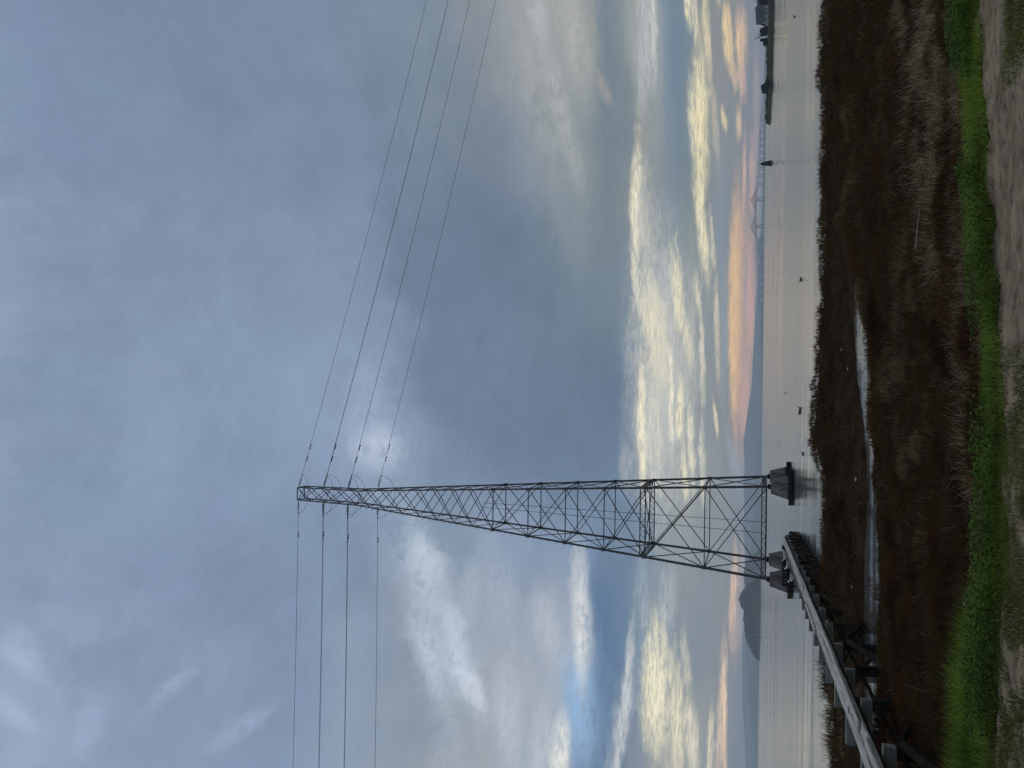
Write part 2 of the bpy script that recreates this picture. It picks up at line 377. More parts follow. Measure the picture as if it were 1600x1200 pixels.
# ------------------------------------------------------------------ materials
def material(name):
    mt = bpy.data.materials.new(name); mt.use_nodes = True; nt = mt.node_tree
    return mt, nt, nt.nodes['Principled BSDF']
def node(nt, t, **k):
    n = nt.nodes.new(t)
    for a, v in k.items(): setattr(n, a, v)
    return n
def noisy(name, c1, c2, scale=3.0, stretch=(1, 1, 1), rough=.85, detail=6, bump=.3, bscale=None, lo=.35, hi=.65, c3=None, spec=.08, metal=0.0, island=0.0, transl=None):
    """two or three tones broken up by noise, with a bump of its own"""
    mt, nt, b = material(name); L = nt.links
    tc = node(nt, 'ShaderNodeTexCoord'); mp = node(nt, 'ShaderNodeMapping'); L.new(tc.outputs['Object'], mp.inputs[0]); mp.inputs['Scale'].default_value = stretch
    n = node(nt, 'ShaderNodeTexNoise'); L.new(mp.outputs[0], n.inputs['Vector']); n.inputs['Scale'].default_value = scale; n.inputs['Detail'].default_value = detail; n.inputs['Roughness'].default_value = .6
    r = node(nt, 'ShaderNodeValToRGB'); e = r.color_ramp.elements; e[0].position = lo; e[1].position = hi
    e[0].color = (*c1, 1); e[1].color = (*c2, 1)
    if c3: k = e.new((lo+hi)/2); k.color = (*c3, 1)
    fac = n.outputs[0]
    if island:
        g = node(nt, 'ShaderNodeNewGeometry'); ma = node(nt, 'ShaderNodeMath', operation='MULTIPLY_ADD')
        sb = node(nt, 'ShaderNodeMath', operation='SUBTRACT'); L.new(g.outputs['Random Per Island'], sb.inputs[0]); sb.inputs[1].default_value = .5
        L.new(sb.outputs[0], ma.inputs[0]); ma.inputs[1].default_value = island; L.new(n.outputs[0], ma.inputs[2]); fac = ma.outputs[0]
    L.new(fac, r.inputs[0]); L.new(r.outputs[0], b.inputs['Base Color'])
    b.inputs['Roughness'].default_value = rough; b.inputs['Specular IOR Level'].default_value = spec; b.inputs['Metallic'].default_value = metal
    if bump:
        bn = node(nt, 'ShaderNodeTexNoise'); L.new(mp.outputs[0], bn.inputs['Vector']); bn.inputs['Scale'].default_value = bscale or scale*4; bn.inputs['Detail'].default_value = 6
        bp = node(nt, 'ShaderNodeBump'); bp.inputs['Strength'].default_value = bump; bp.inputs['Distance'].default_value = .02
        L.new(bn.outputs[0], bp.inputs['Height']); L.new(bp.outputs[0], b.inputs['Normal'])
    if transl:
        tr = node(nt, 'ShaderNodeBsdfTranslucent'); L.new(r.outputs[0], tr.inputs[0])
        mx = node(nt, 'ShaderNodeMixShader'); mx.inputs[0].default_value = transl; L.new(b.outputs[0], mx.inputs[1]); L.new(tr.outputs[0], mx.inputs[2])
        L.new(mx.outputs[0], nt.nodes['Material Output'].inputs['Surface'])
    return mt

MAT = {}
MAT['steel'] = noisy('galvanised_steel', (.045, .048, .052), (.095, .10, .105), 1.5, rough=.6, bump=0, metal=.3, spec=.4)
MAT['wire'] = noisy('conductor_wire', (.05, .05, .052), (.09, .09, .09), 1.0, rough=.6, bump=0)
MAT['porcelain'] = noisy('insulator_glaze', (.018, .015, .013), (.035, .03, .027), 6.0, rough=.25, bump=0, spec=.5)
def concrete(name, c1, c2):
    """board-marked concrete with rust runs, pale droppings and a dark tide band round the foot"""
    mt = noisy(name, c1, c2, 1.6, (1.2, 1.2, .35), rough=.9, bump=.5, bscale=9); nt = mt.node_tree; L = nt.links; b = nt.nodes['Principled BSDF']
    src = b.inputs['Base Color'].links[0].from_socket
    tc = node(nt, 'ShaderNodeTexCoord'); sx = node(nt, 'ShaderNodeSeparateXYZ'); L.new(tc.outputs['Object'], sx.inputs[0])
    def run(stretch, sc, lo, hi, col, src):
        mp = node(nt, 'ShaderNodeMapping'); L.new(tc.outputs['Object'], mp.inputs[0]); mp.inputs['Scale'].default_value = stretch
        n = node(nt, 'ShaderNodeTexNoise'); L.new(mp.outputs[0], n.inputs['Vector']); n.inputs['Scale'].default_value = sc; n.inputs['Detail'].default_value = 5
        r = node(nt, 'ShaderNodeMapRange', interpolation_type='SMOOTHSTEP'); L.new(n.outputs[0], r.inputs[0]); r.inputs[1].default_value = lo; r.inputs[2].default_value = hi; r.inputs[4].default_value = .8
        m = node(nt, 'ShaderNodeMix', data_type='RGBA'); L.new(r.outputs[0], m.inputs[0]); L.new(src, m.inputs[6]); m.inputs[7].default_value = (*col, 1); return m.outputs[2]
    src = run((2.2, 2.2, .25), 1.5, .56, .68, (.07, .05, .04), src)
    src = run((3.5, 3.5, .3), 1.3, .62, .72, (.36, .35, .33), src)
    n = node(nt, 'ShaderNodeTexNoise'); L.new(tc.outputs['Object'], n.inputs['Vector']); n.inputs['Scale'].default_value = 4
    ad = node(nt, 'ShaderNodeMath', operation='MULTIPLY_ADD'); L.new(n.outputs[0], ad.inputs[0]); ad.inputs[1].default_value = -.5; L.new(sx.outputs[2], ad.inputs[2])
    r = node(nt, 'ShaderNodeMapRange', interpolation_type='SMOOTHSTEP'); L.new(ad.outputs[0], r.inputs[0]); r.inputs[1].default_value = .55; r.inputs[2].default_value = .25
    m = node(nt, 'ShaderNodeMix', data_type='RGBA'); L.new(r.outputs[0], m.inputs[0]); L.new(src, m.inputs[6]); m.inputs[7].default_value = (.025, .026, .020, 1)
    L.new(m.outputs[2], b.inputs['Base Color']); return mt
MAT['concrete'] = concrete('weathered_concrete', (.11, .10, .09), (.25, .235, .21))
MAT['stained'] = concrete('stained_concrete', (.075, .055, .065), (.21, .18, .19))
MAT['dark_wood'] = noisy('tarred_timber', (.010, .009, .008), (.034, .030, .026), 3.0, (1, 1, .25), rough=1, spec=.03, bump=.6)
MAT['cap_wood'] = noisy('grey_timber', (.13, .13, .118), (.27, .27, .245), 3.0, (.4, 4, 4), rough=.9, bump=.6)
MAT['plank'] = noisy('weathered_plank', (.15, .145, .122), (.50, .49, .435), 2.2, (9, .55, 9), rough=.9, bump=.9, lo=.30, hi=.68, c3=(.34, .33, .29), spec=.05, island=.26)
MAT['white_feather'] = noisy('white_feathers', (.62, .62, .60), (.80, .80, .78), 8, rough=.9, bump=.2)
MAT['grey_feather'] = noisy('grey_feathers', (.30, .32, .34), (.42, .44, .46), 8, rough=.9, bump=.2)
MAT['dark_feather'] = noisy('dark_feathers', (.012, .012, .013), (.04, .036, .032), 8, rough=.8, bump=.2)
MAT['bill'] = noisy('yellow_bill', (.45, .30, .06), (.55, .36, .08), 8, rough=.5, bump=0)
# ------------------------------------------------------------------ ground: levee, marsh, creek
_ex = [-14, -4, -2.4, -1.2, 0, 1.5, 3, 6, 14]; _ey = [6.7, 6.45, 6.2, 6.0, 6.2, 6.5, 6.85, 7.2, 7.7]
def path_edge(x): return np.interp(x, _ex, _ey) + .12*(fbm(np.asarray(x)*1.3, np.asarray(x)*0+2.2, 3)-.5)
_mx = [-130, -60, -30, -22, -16, -13.7, -9.2, -5.2, -4.4, -3.2, -1, 1, 4, 8, 12, 14, 16.9, 17.6, 22, 30, 60, 130]
_my = [38, 32, 28, 30, 34, 38.5, 39.5, 41.5, 43.5, 51.5, 50.5, 48, 46, 45.5, 45, 45.5, 46, 49.5, 47.5, 50, 56, 64]
def marsh_edge(x): return np.interp(x, _mx, _my) + 1.3*(fbm(np.asarray(x)*.8, np.asarray(x)*0+9.1, 4)-.5)
CREEK = [(3.9, 33.6, .5), (3.1, 32.9, 1.0), (1.6, 31.6, 1.25), (.5, 30.2, 1.5), (-.3, 29.0, 1.5), (-1.9, 28.2, 1.15), (-3.2, 27.8, 1.1), (-4.5, 27.5, 1.45), (-6.5, 27.3, 2.2), (-8.4, 27.4, 2.0), (-10, 27.1, 1.9), (-14, 25.4, 1.8), (-24, 23, 1.8), (-60, 20, 1.8)]
def creek_gap(x, y):                       # distance to the creek bank, negative in the channel
    best = np.full(np.shape(x), 1e9)
    for (x0, y0, w0), (x1, y1, w1) in zip(CREEK[:-1], CREEK[1:]):
        dx, dy = x1-x0, y1-y0; t = np.clip(((x-x0)*dx + (y-y0)*dy)/(dx*dx+dy*dy), 0, 1)
        best = np.minimum(best, np.hypot(x-x0-t*dx, y-y0-t*dy) - (w0+(w1-w0)*t))
    return best + .9*(fbm(x*1.1+3, y*1.1, 3)-.5)
def ground_z(x, y):
    x = np.asarray(x, float); y = np.asarray(y, float)
    t = y - path_edge(x) - np.interp(x, [-6, -3, -1.4, -.5, .6, 2, 4], [.42, .38, .30, .25, .25, .32, .35])
    crest = 1.9 + .05*(fbm(x*.5, y*.5, 3)-.5)
    slope = crest - .45*np.maximum(t, 0) + .10*(fbm(x*1.2+40, y*1.2, 3)-.5)*sstep(0, .5, t)
    marsh = .36 + .22*(fbm(x*.22+8, y*.22+3, 4)-.5) + .10*(fbm(x*1.3, y*1.3+50, 3)-.5)
    g = creek_gap(x, y)
    marsh = .07 + (marsh-.07)*sstep(.2, 4.0, g)
    marsh = -.30 + (marsh+.30)*sstep(-.5, .25, g)
    e = marsh_edge(x)
    marsh = np.where(y > e-.4, marsh + (-1.3-marsh)*sstep(e-.4, e+1.2, y), marsh)
    return np.maximum(slope, marsh)

def axis(parts):
    return np.unique(np.concatenate([np.arange(a, b, s) for a, b, s in parts] + [[parts[-1][1]]]))
gx = axis([(-130, -30, 2.5), (-30, -8, .3), (-8, 8, .14), (8, 30, .3), (30, 130, 2.5)])
gy = axis([(-60, 0, 3.0), (0, 4, .5), (4, 12, .12), (12, 56, .22), (56, 75, 1.5)])
GX, GY = np.meshgrid(gx, gy); nx, ny = len(gx), len(gy)
V = np.stack([GX.ravel(), GY.ravel(), ground_z(GX, GY).ravel()], 1)
idx = np.arange(nx*ny).reshape(ny, nx)
quads = np.stack([idx[:-1, :-1].ravel(), idx[:-1, 1:].ravel(), idx[1:, 1:].ravel(), idx[1:, :-1].ravel()], 1)
MAT['soil'] = noisy('marsh_soil', (.014, .010, .007), (.045, .032, .020), .8, rough=1, bump=.6, bscale=8, spec=.0)
tag(np_mesh('ground', V, [quads], MAT['soil'], smooth=True), kind='structure')

# trodden dirt path on the levee crest
mt, nt, b = material('trodden_dirt'); L = nt.links
tc = node(nt, 'ShaderNodeTexCoord')
def nz(scale, stretch, detail=6, rough=.6):
    mp = node(nt, 'ShaderNodeMapping'); L.new(tc.outputs['Object'], mp.inputs[0]); mp.inputs['Scale'].default_value = stretch
    n = node(nt, 'ShaderNodeTexNoise'); L.new(mp.outputs[0], n.inputs['Vector']); n.inputs['Scale'].default_value = scale; n.inputs['Detail'].default_value = detail; n.inputs['Roughness'].default_value = rough
    return n.outputs[0]
r = node(nt, 'ShaderNodeValToRGB'); e = r.color_ramp.elements
e[0].position = .30; e[0].color = (.105, .080, .052, 1); e[1].position = .72; e[1].color = (.345, .283, .200, 1); k = e.new(.5); k.color = (.215, .174, .121, 1)
L.new(nz(2.6, (.8, 1.1, 1), 9, .72), r.inputs[0])
r2 = node(nt, 'ShaderNodeValToRGB'); e = r2.color_ramp.elements; e[0].position = .36; e[0].color = (.45, .42, .38, 1); e[1].position = .50; e[1].color = (1, 1, 1, 1)
L.new(nz(11, (.8, 1.2, 1), 5), r2.inputs[0])
mx = node(nt, 'ShaderNodeMix', data_type='RGBA', blend_type='MULTIPLY'); mx.inputs[0].default_value = .75; L.new(r.outputs[0], mx.inputs[6]); L.new(r2.outputs[0], mx.inputs[7])
L.new(mx.outputs[2], b.inputs['Base Color']); b.inputs['Roughness'].default_value = .95; b.inputs['Specular IOR Level'].default_value = .04
bp = node(nt, 'ShaderNodeBump'); bp.inputs['Strength'].default_value = .8; bp.inputs['Distance'].default_value = .03; L.new(nz(16, (1, 1, 1), 8, .7), bp.inputs['Height']); L.new(bp.outputs[0], b.inputs['Normal'])
MAT['dirt'] = mt
px_ = axis([(-14, -5, .2), (-5, 5, .035), (5, 14, .2)]); pv = np.concatenate([np.linspace(0, .4, 6)[:-1], np.linspace(.4, 1, 90)])
PX, PV = np.meshgrid(px_, pv)
ragged = .35*(fbm(PX[0]*3.1+7, PX[0]*0+4, 4)-.5)
PY = 2.0 + PV*(path_edge(PX)+ragged[None, :]+.10-2.0)
dent = np.zeros_like(PX)
for _ in range(520):
    cx, cyy = rng.uniform(-5, 5), rng.uniform(5.0, 6.9); s = rng.uniform(.03, .10); dent -= rng.uniform(.008, .035)*np.exp(-(((PX-cx)/s/1.3)**2 + ((PY-cyy)/s)**2))
PZ = ground_z(PX, PY) + .016 + .05*(fbm(PX*1.6, PY*2.2, 5)-.5) + .018*(fbm(PX*9, PY*12, 4)-.5) + dent
PZ = np.where(PV > .985, PZ-.05, PZ)
PZ = np.maximum(PZ, ground_z(PX, PY)+np.where(PV > .985, -.03, .004))
n1, n2 = PX.shape[1], PX.shape[0]; idx = np.arange(n1*n2).reshape(n2, n1)
tag(np_mesh('path', np.stack([PX.ravel(), PY.ravel(), PZ.ravel()], 1), [np.stack([idx[:-1, :-1].ravel(), idx[:-1, 1:].ravel(), idx[1:, 1:].ravel(), idx[1:, :-1].ravel()], 1)], MAT['dirt'], smooth=True), kind='structure')

# bay water
mt, nt, b = material('bay_water'); L = nt.links
tc = node(nt, 'ShaderNodeTexCoord')
b.inputs['Base Color'].default_value = (.075, .074, .066, 1); b.inputs['IOR'].default_value = 1.8; b.inputs['Specular IOR Level'].default_value = .5
def wn(scale, stretch, detail, off=0):
    mp = node(nt, 'ShaderNodeMapping'); L.new(tc.outputs['Object'], mp.inputs[0]); mp.inputs['Scale'].default_value = stretch; mp.inputs['Location'].default_value = (off, off*.7, 0)
    n = node(nt, 'ShaderNodeTexNoise'); L.new(mp.outputs[0], n.inputs['Vector']); n.inputs['Scale'].default_value = scale; n.inputs['Detail'].default_value = detail; n.inputs['Roughness'].default_value = .55
    return n.outputs[0]
def mr(v, a, b_, c, d):
    n = node(nt, 'ShaderNodeMapRange', interpolation_type='SMOOTHSTEP'); L.new(v, n.inputs[0])
    for i, q in enumerate((a, b_, c, d)): n.inputs[1+i].default_value = q
    return n.outputs[0]
lanes = mr(wn(1.0, (.0025, .018, 1), 4, 3.3), .38, .62, .38, 1.0)
near = mr(wn(1.0, (.02, .12, 1), 3, 8.1), .35, .65, .35, 1.0)
ml = node(nt, 'ShaderNodeMath', operation='MULTIPLY'); L.new(lanes, ml.inputs[0]); L.new(near, ml.inputs[1])
bp1 = node(nt, 'ShaderNodeBump'); bp1.inputs['Distance'].default_value = .06; L.new(wn(.8, (.16, 1, 1), 4), bp1.inputs['Height']); L.new(ml.outputs[0], bp1.inputs['Strength'])
bp0 = node(nt, 'ShaderNodeBump'); bp0.inputs['Distance'].default_value = .40; L.new(wn(.14, (.10, 1, 1), 3, 2.2), bp0.inputs['Height']); L.new(near, bp0.inputs['Strength']); L.new(bp0.outputs[0], bp1.inputs['Normal'])
bp2 = node(nt, 'ShaderNodeBump'); bp2.inputs['Distance'].default_value = .016; L.new(wn(3.6, (.3, 1, 1), 3, 5), bp2.inputs['Height']); L.new(ml.outputs[0], bp2.inputs['Strength']); L.new(bp1.outputs[0], bp2.inputs['Normal'])
L.new(bp2.outputs[0], b.inputs['Normal'])
L.new(mr(lanes, .1, 1.0, .05, .16), b.inputs['Roughness'])
MAT['water'] = mt
w = MB(); w.add([(-8800, -58, 0), (8800, -58, 0), (8800, 10900, 0), (-8800, 10900, 0)], [(0, 1, 2, 3)])
tag(w.build('bay_water', mt), kind='structure')

# ------------------------------------------------------------------ ground cover
def blades(name, P, h, wd, yaw, lean, bend, mat, side=None, parent=None):
    n = len(P); P = np.asarray(P, float)
    d = np.stack([np.cos(yaw), np.sin(yaw), np.zeros(n)], 1); up = np.array([0, 0, 1.0])
    sa = rng.uniform(-1.0, 1.0, n) if side is None else side
    s = np.stack([np.cos(sa), np.sin(sa), rng.uniform(-.3, .3, n)], 1)*(wd/2)[:, None]
    H_ = h[:, None]
    mid = P + H_*.55*(up + d*lean[:, None]); tip = P + H_*(d*(lean+bend)[:, None] + up*np.sqrt(np.clip(1-.35*(lean+bend)**2, .1, 1))[:, None])
    Vv = np.stack([P-s, P+s, mid-s*.8, mid+s*.8, tip], 1).reshape(-1, 3)
    i = np.arange(n)*5
    q = np.stack([i, i+1, i+3, i+2], 1); t = np.stack([i+2, i+3, i+4], 1)
    return np_mesh(name, Vv, [q, t], mat, parent)
def scatter(n, y0, y1, spread=.56, pad=2.0, power=1.0):
    u = rng.random(n)
    y = (y0**(1-power) + u*(y1**(1-power)-y0**(1-power)))**(1/(1-power)) if power != 1 else y0*(y1/y0)**u
    return rng.uniform(-1, 1, n)*(spread*y+pad), y

MAT['green_grass'] = noisy('green_grass', (.055, .11, .014), (.25, .34, .06), 1.3, rough=.85, bump=0, island=.45, spec=.1, transl=.4)
MAT['turf'] = noisy('worn_turf', (.060, .075, .018), (.175, .190, .055), 1.6, rough=.9, bump=0, island=.5, spec=.0, transl=.3)
MAT['leaf'] = noisy('weed_leaf', (.034, .072, .010), (.085, .15, .022), 2.0, rough=.8, bump=0, island=.40, spec=.12, transl=.2)

# low salt-marsh scrub: rounded cushions of many short twigs, each cushion with its own tint
_cj = rng.random((256, 256, 5))
def cushions(x, y, cell):
    """height of the cushion at x, y and the tint of the plant it belongs to"""
    gx_ = np.floor(x/cell).astype(int); gy_ = np.floor(y/cell).astype(int); best = np.zeros(len(x)); tint = vnoise(x*2.1, y*2.1)
    for i in (-1, 0, 1):
        for j in (-1, 0, 1):
            c = _cj[(gx_+i) & 255, (gy_+j) & 255]
            r_ = cell*(.38+.42*c[:, 2]); d = np.hypot(x-(gx_+i+c[:, 0])*cell, y-(gy_+j+c[:, 1])*cell)/r_
            h_ = np.sqrt(np.clip(1-d*d, 0, 1))*(.25+.75*c[:, 3]); k = h_ > best; best = np.where(k, h_, best); tint = np.where(k, c[:, 4], tint)
    return best, tint
def tinted(name, stops, transl=.12, rough=1.0):
    mt, nt, b = material(name); L = nt.links
    at_ = node(nt, 'ShaderNodeAttribute', attribute_name='tint'); g = node(nt, 'ShaderNodeNewGeometry')
    ma = node(nt, 'ShaderNodeMath', operation='MULTIPLY_ADD'); L.new(g.outputs['Random Per Island'], ma.inputs[0]); ma.inputs[1].default_value = .26; ma.inputs[2].default_value = -.13
    ad = node(nt, 'ShaderNodeMath', operation='ADD'); L.new(ma.outputs[0], ad.inputs[0]); L.new(at_.outputs['Fac'], ad.inputs[1])
    r = node(nt, 'ShaderNodeValToRGB'); e = r.color_ramp.elements
    while len(e) < len(stops): e.new(.5)
    for k, (p_, c_) in enumerate(stops): e[k].position = p_
    for k, (p_, c_) in enumerate(stops): e[k].color = (*c_, 1)
    L.new(ad.outputs[0], r.inputs[0]); L.new(r.outputs[0], b.inputs['Base Color']); b.inputs['Roughness'].default_value = rough; b.inputs['Specular IOR Level'].default_value = .0
    tr = node(nt, 'ShaderNodeBsdfTranslucent'); L.new(r.outputs[0], tr.inputs[0]); mx = node(nt, 'ShaderNodeMixShader'); mx.inputs[0].default_value = transl
    L.new(b.outputs[0], mx.inputs[1]); L.new(tr.outputs[0], mx.inputs[2]); L.new(mx.outputs[0], nt.nodes['Material Output'].inputs['Surface'])
    return mt
def set_tint(o, t):
    at_ = o.data.attributes.new('tint', 'FLOAT', 'POINT'); at_.data.foreach_set('value', np.repeat(t, len(o.data.vertices)//len(t)).astype(np.float32))
MAT['pickleweed'] = tinted('pickleweed', [(0.0, (.020, .010, .006)), (.22, (.084, .037, .017)), (.42, (.115, .064, .029)), (.60, (.042, .026, .012)), (.78, (.066, .055, .021)), (1.0, (.25, .17, .095))])
n = 190000
x, y = scatter(n, 8.6, 56, power=1.3)
toe = path_edge(x)+1.6
gz = ground_z(x, y); cg = creek_gap(x, y); zone = fbm(x*.16+5, y*.22, 3); tall = fbm(x*.28, y*.28+30, 3)
c1, t1 = cushions(x, y, .85); c2, t2 = cushions(x+31.7, y+11.3, 1.9)
big = c2*sstep(.42, .62, tall); cush = np.maximum(c1*.34, big*.62); tn = np.where(big*.62 > c1*.34, t2, t1)
breaks = fbm(x*.9+71, y*.5+13, 3)
keep = (y > toe) & ((gz > -.22) | (y < 36)) & (rng.random(n) < .35+1.6*cush+.25) & ((cg > .1) | (rng.random(n) < .03+.85*sstep(.53, .62, breaks)))
x, y, gz, cush, tn, zone, cg = x[keep], y[keep], gz[keep], cush[keep], tn[keep], zone[keep], cg[keep]
rep = 3; n = len(x)*rep; R_ = lambda v: np.repeat(v, rep)
sz = np.clip(R_(y)/24, .5, 2.2)
X = R_(x)+rng.normal(0, .03, n); Yv = R_(y)+rng.normal(0, .03, n); bank = .28+.72*sstep(.0, 4.5, R_(cg))
zb = np.maximum(R_(gz), -.04)-.02 + R_(cush)*bank*rng.uniform(.75, 1.0, n)
hh = (.07+.16*rng.random(n)**1.7)*np.clip(sz, .9, 1.25)*bank
o = blades('marsh_scrub', np.stack([X, Yv, zb], 1), hh, .013*sz*rng.uniform(.6, 1.4, n), rng.uniform(0, 2*math.pi, n), rng.uniform(.0, .9, n), rng.uniform(-.2, .5, n), MAT['pickleweed'])
set_tint(o, np.clip(R_(tn)*.62 + .38*sstep(.32, .66, R_(zone)) + rng.normal(0, .07, n), .02, .98))
tag(o, 'dark reddish brown salt marsh scrub covering the flat below the levee', 'marsh plants', kind='stuff')

# straw-coloured dry grass along the levee foot, thinning out into the marsh
MAT['dry_grass'] = tinted('dry_grass', [(0, (.10, .066, .038)), (.35, (.22, .150, .088)), (.7, (.40, .295, .185)), (1, (.58, .46, .32))], .2)
n = 250000
x, y = scatter(n, 8.0, 30, spread=.6, pad=1.5)
f = fbm(x*.55+11, y*.75+2, 4); f2 = fbm(x*1.9+3, y*2.3+8, 3)
lim = np.interp(x, [-8, -3, -1, 1.5, 3, 6, 10], [10.8, 12.2, 13.6, 16.0, 18.5, 19.8, 20.5])+3.5*(f-.5)
p = sstep(1.2, -3.0, y-lim)*sstep(.22, .55, f*.55+f2*.45)*np.interp(x, [-6, -3, -1.5, 0, 2, 12], [.25, .42, .60, .80, .92, .98]) + .004
keep = (y > path_edge(x)+1.5) & (rng.random(n) < p) & (creek_gap(x, y) > .3)
x, y, f2 = x[keep], y[keep], f2[keep]; n = len(x)
gust = fbm(x*.6, y*.6+70, 3)*6 - 1.0
o = blades('dry_grass', np.stack([x, y, ground_z(x, y)-.02], 1), rng.uniform(.14, .44, n)*np.where(rng.random(n) < .05, 1.4, 1.0), rng.uniform(.004, .0085, n)*np.clip(y/13, .8, 2), gust+rng.normal(0, 1.0, n), rng.uniform(.1, .9, n), rng.uniform(.1, .9, n), MAT['dry_grass'])
set_tint(o, np.clip(rng.random(n)*.7+f2*.5-.1, .02, .98))
tag(o, 'straw coloured dry grass leaning at the foot of the levee', 'dry grass', kind='stuff')

# long green grass fringe on the shoulder of the levee
n = 130000
x = rng.uniform(-5.5, 6.5, n); t = rng.uniform(-.12, 2.2, n)
pe = path_edge(x); y = pe+t; f = fbm(x*1.5, y*1.5+20, 4)
wide = np.interp(x, [-6, -3, -1.6, -.2, .8, 3, 6], [1.5, 1.45, 1.4, 1.2, 1.2, 1.25, 1.3]) + .6*(fbm(x*1.1+90, x*0, 3)-.5)
keep = (t < wide) & (rng.random(n) < .25+1.1*f) & (t > -.05+.25*(fbm(x*2.5, x*0+3, 3)-.4))
x, y, t, f, wide = x[keep], y[keep], t[keep], f[keep], wide[keep]; n = len(x)
hh = np.interp(x, [-6, -2, -.5, 1, 6], [.34, .32, .22, .25, .25])*(.45+.85*f)*(.30+.70*sstep(.05, .75, t))*rng.uniform(.6, 1.25, n)
lowturf = sstep(-.6, -.1, x)*0 + np.where((x < -.1) & (t < .5), .5, 1.0)
o = blades('green_grass', np.stack([x, y, ground_z(x, y)-.01], 1), np.maximum(hh*lowturf, .04), rng.uniform(.004, .008, n), rng.uniform(0, 2*math.pi, n), rng.uniform(.05, .55, n), rng.uniform(0, .55, n), MAT['green_grass'])
tag(o, 'bright green long grass along the edge of the dirt path', 'grass', kind='stuff')

# short worn turf spreading onto the path
n = 190000
x = rng.uniform(-5.5, 5.0, n); y = rng.uniform(4.9, 7.0, n); pe = path_edge(x)
f = fbm(x*2.2+3, y*3.0, 4)
left = np.interp(x, [-5, -2.2, -1.0, -.2, .35], [1.5, 1.45, 1.25, .95, .0])*sstep(5.0, 5.75, y)
right = sstep(1.95, 2.35, x)*sstep(6.22, 5.98, y)*1.15
edge = sstep(-.14, .0, y-pe)*.5
keep = (y < pe+.12) & (rng.random(n) < np.clip(np.maximum(np.maximum(left, right), edge)*sstep(.34, .58, f+.08), 0, 1))
x, y = x[keep], y[keep]; n = len(x)
o = blades('turf', np.stack([x, y, ground_z(x, y)+.0], 1), rng.uniform(.012, .05, n), rng.uniform(.003, .006, n), rng.uniform(0, 2*math.pi, n), rng.uniform(.1, .8, n), rng.uniform(0, .6, n), MAT['turf'])
tag(o, 'short worn turf growing over the dirt of the path', 'turf', kind='stuff')

# rounded broad leaves among the grass
n = 60000
x = rng.uniform(-5.5, 6, n); t = rng.uniform(.0, .5, n); y = path_edge(x)+t
f = fbm(x*1.1+60, y*1.4+5, 4)
keep = rng.random(n) < .8*sstep(.47, .62, f+np.interp(x, [-5, -1, 0, 6], [.10, .09, .0, .05]) - .3*np.abs(t-.2))
x, y, f = x[keep], y[keep], f[keep]; n = len(x)
c = np.stack([x, y, ground_z(x, y) + rng.uniform(.02, .16, n)*(.5+f)], 1); s = .004+.009*rng.random(n)**1.5
nrm = rng.normal(0, .5, (n, 3)); nrm[:, 2] += 1; nrm /= np.linalg.norm(nrm, axis=1)[:, None]
a = np.cross(nrm, rng.normal(0, 1, (n, 3))); a /= np.linalg.norm(a, axis=1)[:, None]; bb = np.cross(nrm, a)
ang = np.arange(6)/6*2*math.pi
Vv = (c[:, None] + (a[:, None]*np.cos(ang)[None, :, None] + bb[:, None]*np.sin(ang)[None, :, None])*s[:, None, None]).reshape(-1, 3)
tag(np_mesh('leafy_weeds', Vv, [np.arange(n*6).reshape(n, 6)], MAT['leaf']), 'dark green round leaved weeds low among the grass fringe', 'weeds', kind='stuff')

# taller twiggy shrubs on the outer bank
n = 7000
xs = rng.uniform(-24, 24, 520); ys = marsh_edge(xs)-rng.uniform(.1, 3.0, 520)
wgt = np.where(xs < -8.5, 1.0, .35); kk = rng.random(520) < wgt; xs, ys = xs[kk], ys[kk]
ci = rng.integers(0, len(xs), n)
x = xs[ci]+rng.normal(0, .16, n); y = ys[ci]+rng.normal(0, .16, n); gz = ground_z(x, y); k = gz > .0; x, y, gz, ci = x[k], y[k], gz[k], ci[k]; n = len(x)
big = np.where(xs < -8.5, rng.uniform(.35, .85, len(xs)), rng.uniform(.25, .5, len(xs)))[ci]
gw = ci; o = blades('marsh_shrubs', np.stack([x, y, gz], 1), big*rng.uniform(.5, 1.1, n), rng.uniform(.012, .024, n), rng.uniform(0, 2*math.pi, n), rng.uniform(0, .6, n), rng.uniform(-.1, .4, n), MAT['pickleweed'])
set_tint(o, np.clip(.1+.5*rng.random(n), 0, 1)); tag(o, 'dark twiggy shrubs fringing the outer edge of the marsh', 'marsh shrubs', kind='stuff')

# feathery green plants standing above the grass fringe
def plume(px, py, hgt, spread, label, m):
    p = on(px, py, 1.5); p.z = float(ground_z(p.x, p.y)); t = thing('feathery_plant', label, 'plant', p, 0, 'feathery plants on the levee shoulder')
    st = MB()
    for k in range(5):
        a = rng.uniform(0, 6.28); st.tube([(0, 0, 0), (math.cos(a)*spread*.3, math.sin(a)*spread*.3, hgt*.55), (math.cos(a)*spread*.45, math.sin(a)*spread*.45, hgt*.95)], [.006, .004, .002], 5)
    st.build('stem', m, t)
    n = 1100; hz = rng.random(n)**.8*hgt; r_ = spread*(1.05-.75*hz/hgt)*np.sqrt(rng.random(n)); a = rng.uniform(0, 6.28, n)
    blades('foliage', np.stack([r_*np.cos(a), r_*np.sin(a), hz*.9], 1), rng.uniform(.05, .11, n), rng.uniform(.003, .006, n), a, rng.uniform(.2, .9, n), rng.uniform(0, .4, n), m, parent=t)
plume(1512, 888, .36, .13, 'greyish green feathery plant, rightmost of the three on the levee shoulder', MAT['leaf'])
plume(1512, 907, .34, .12, 'middle feathery plant, the broad bright green one on the levee shoulder', MAT['green_grass'])
plume(1510, 924, .44, .13, 'tallest bright green feathery plant, leftmost of the three on the levee shoulder', MAT['green_grass'])
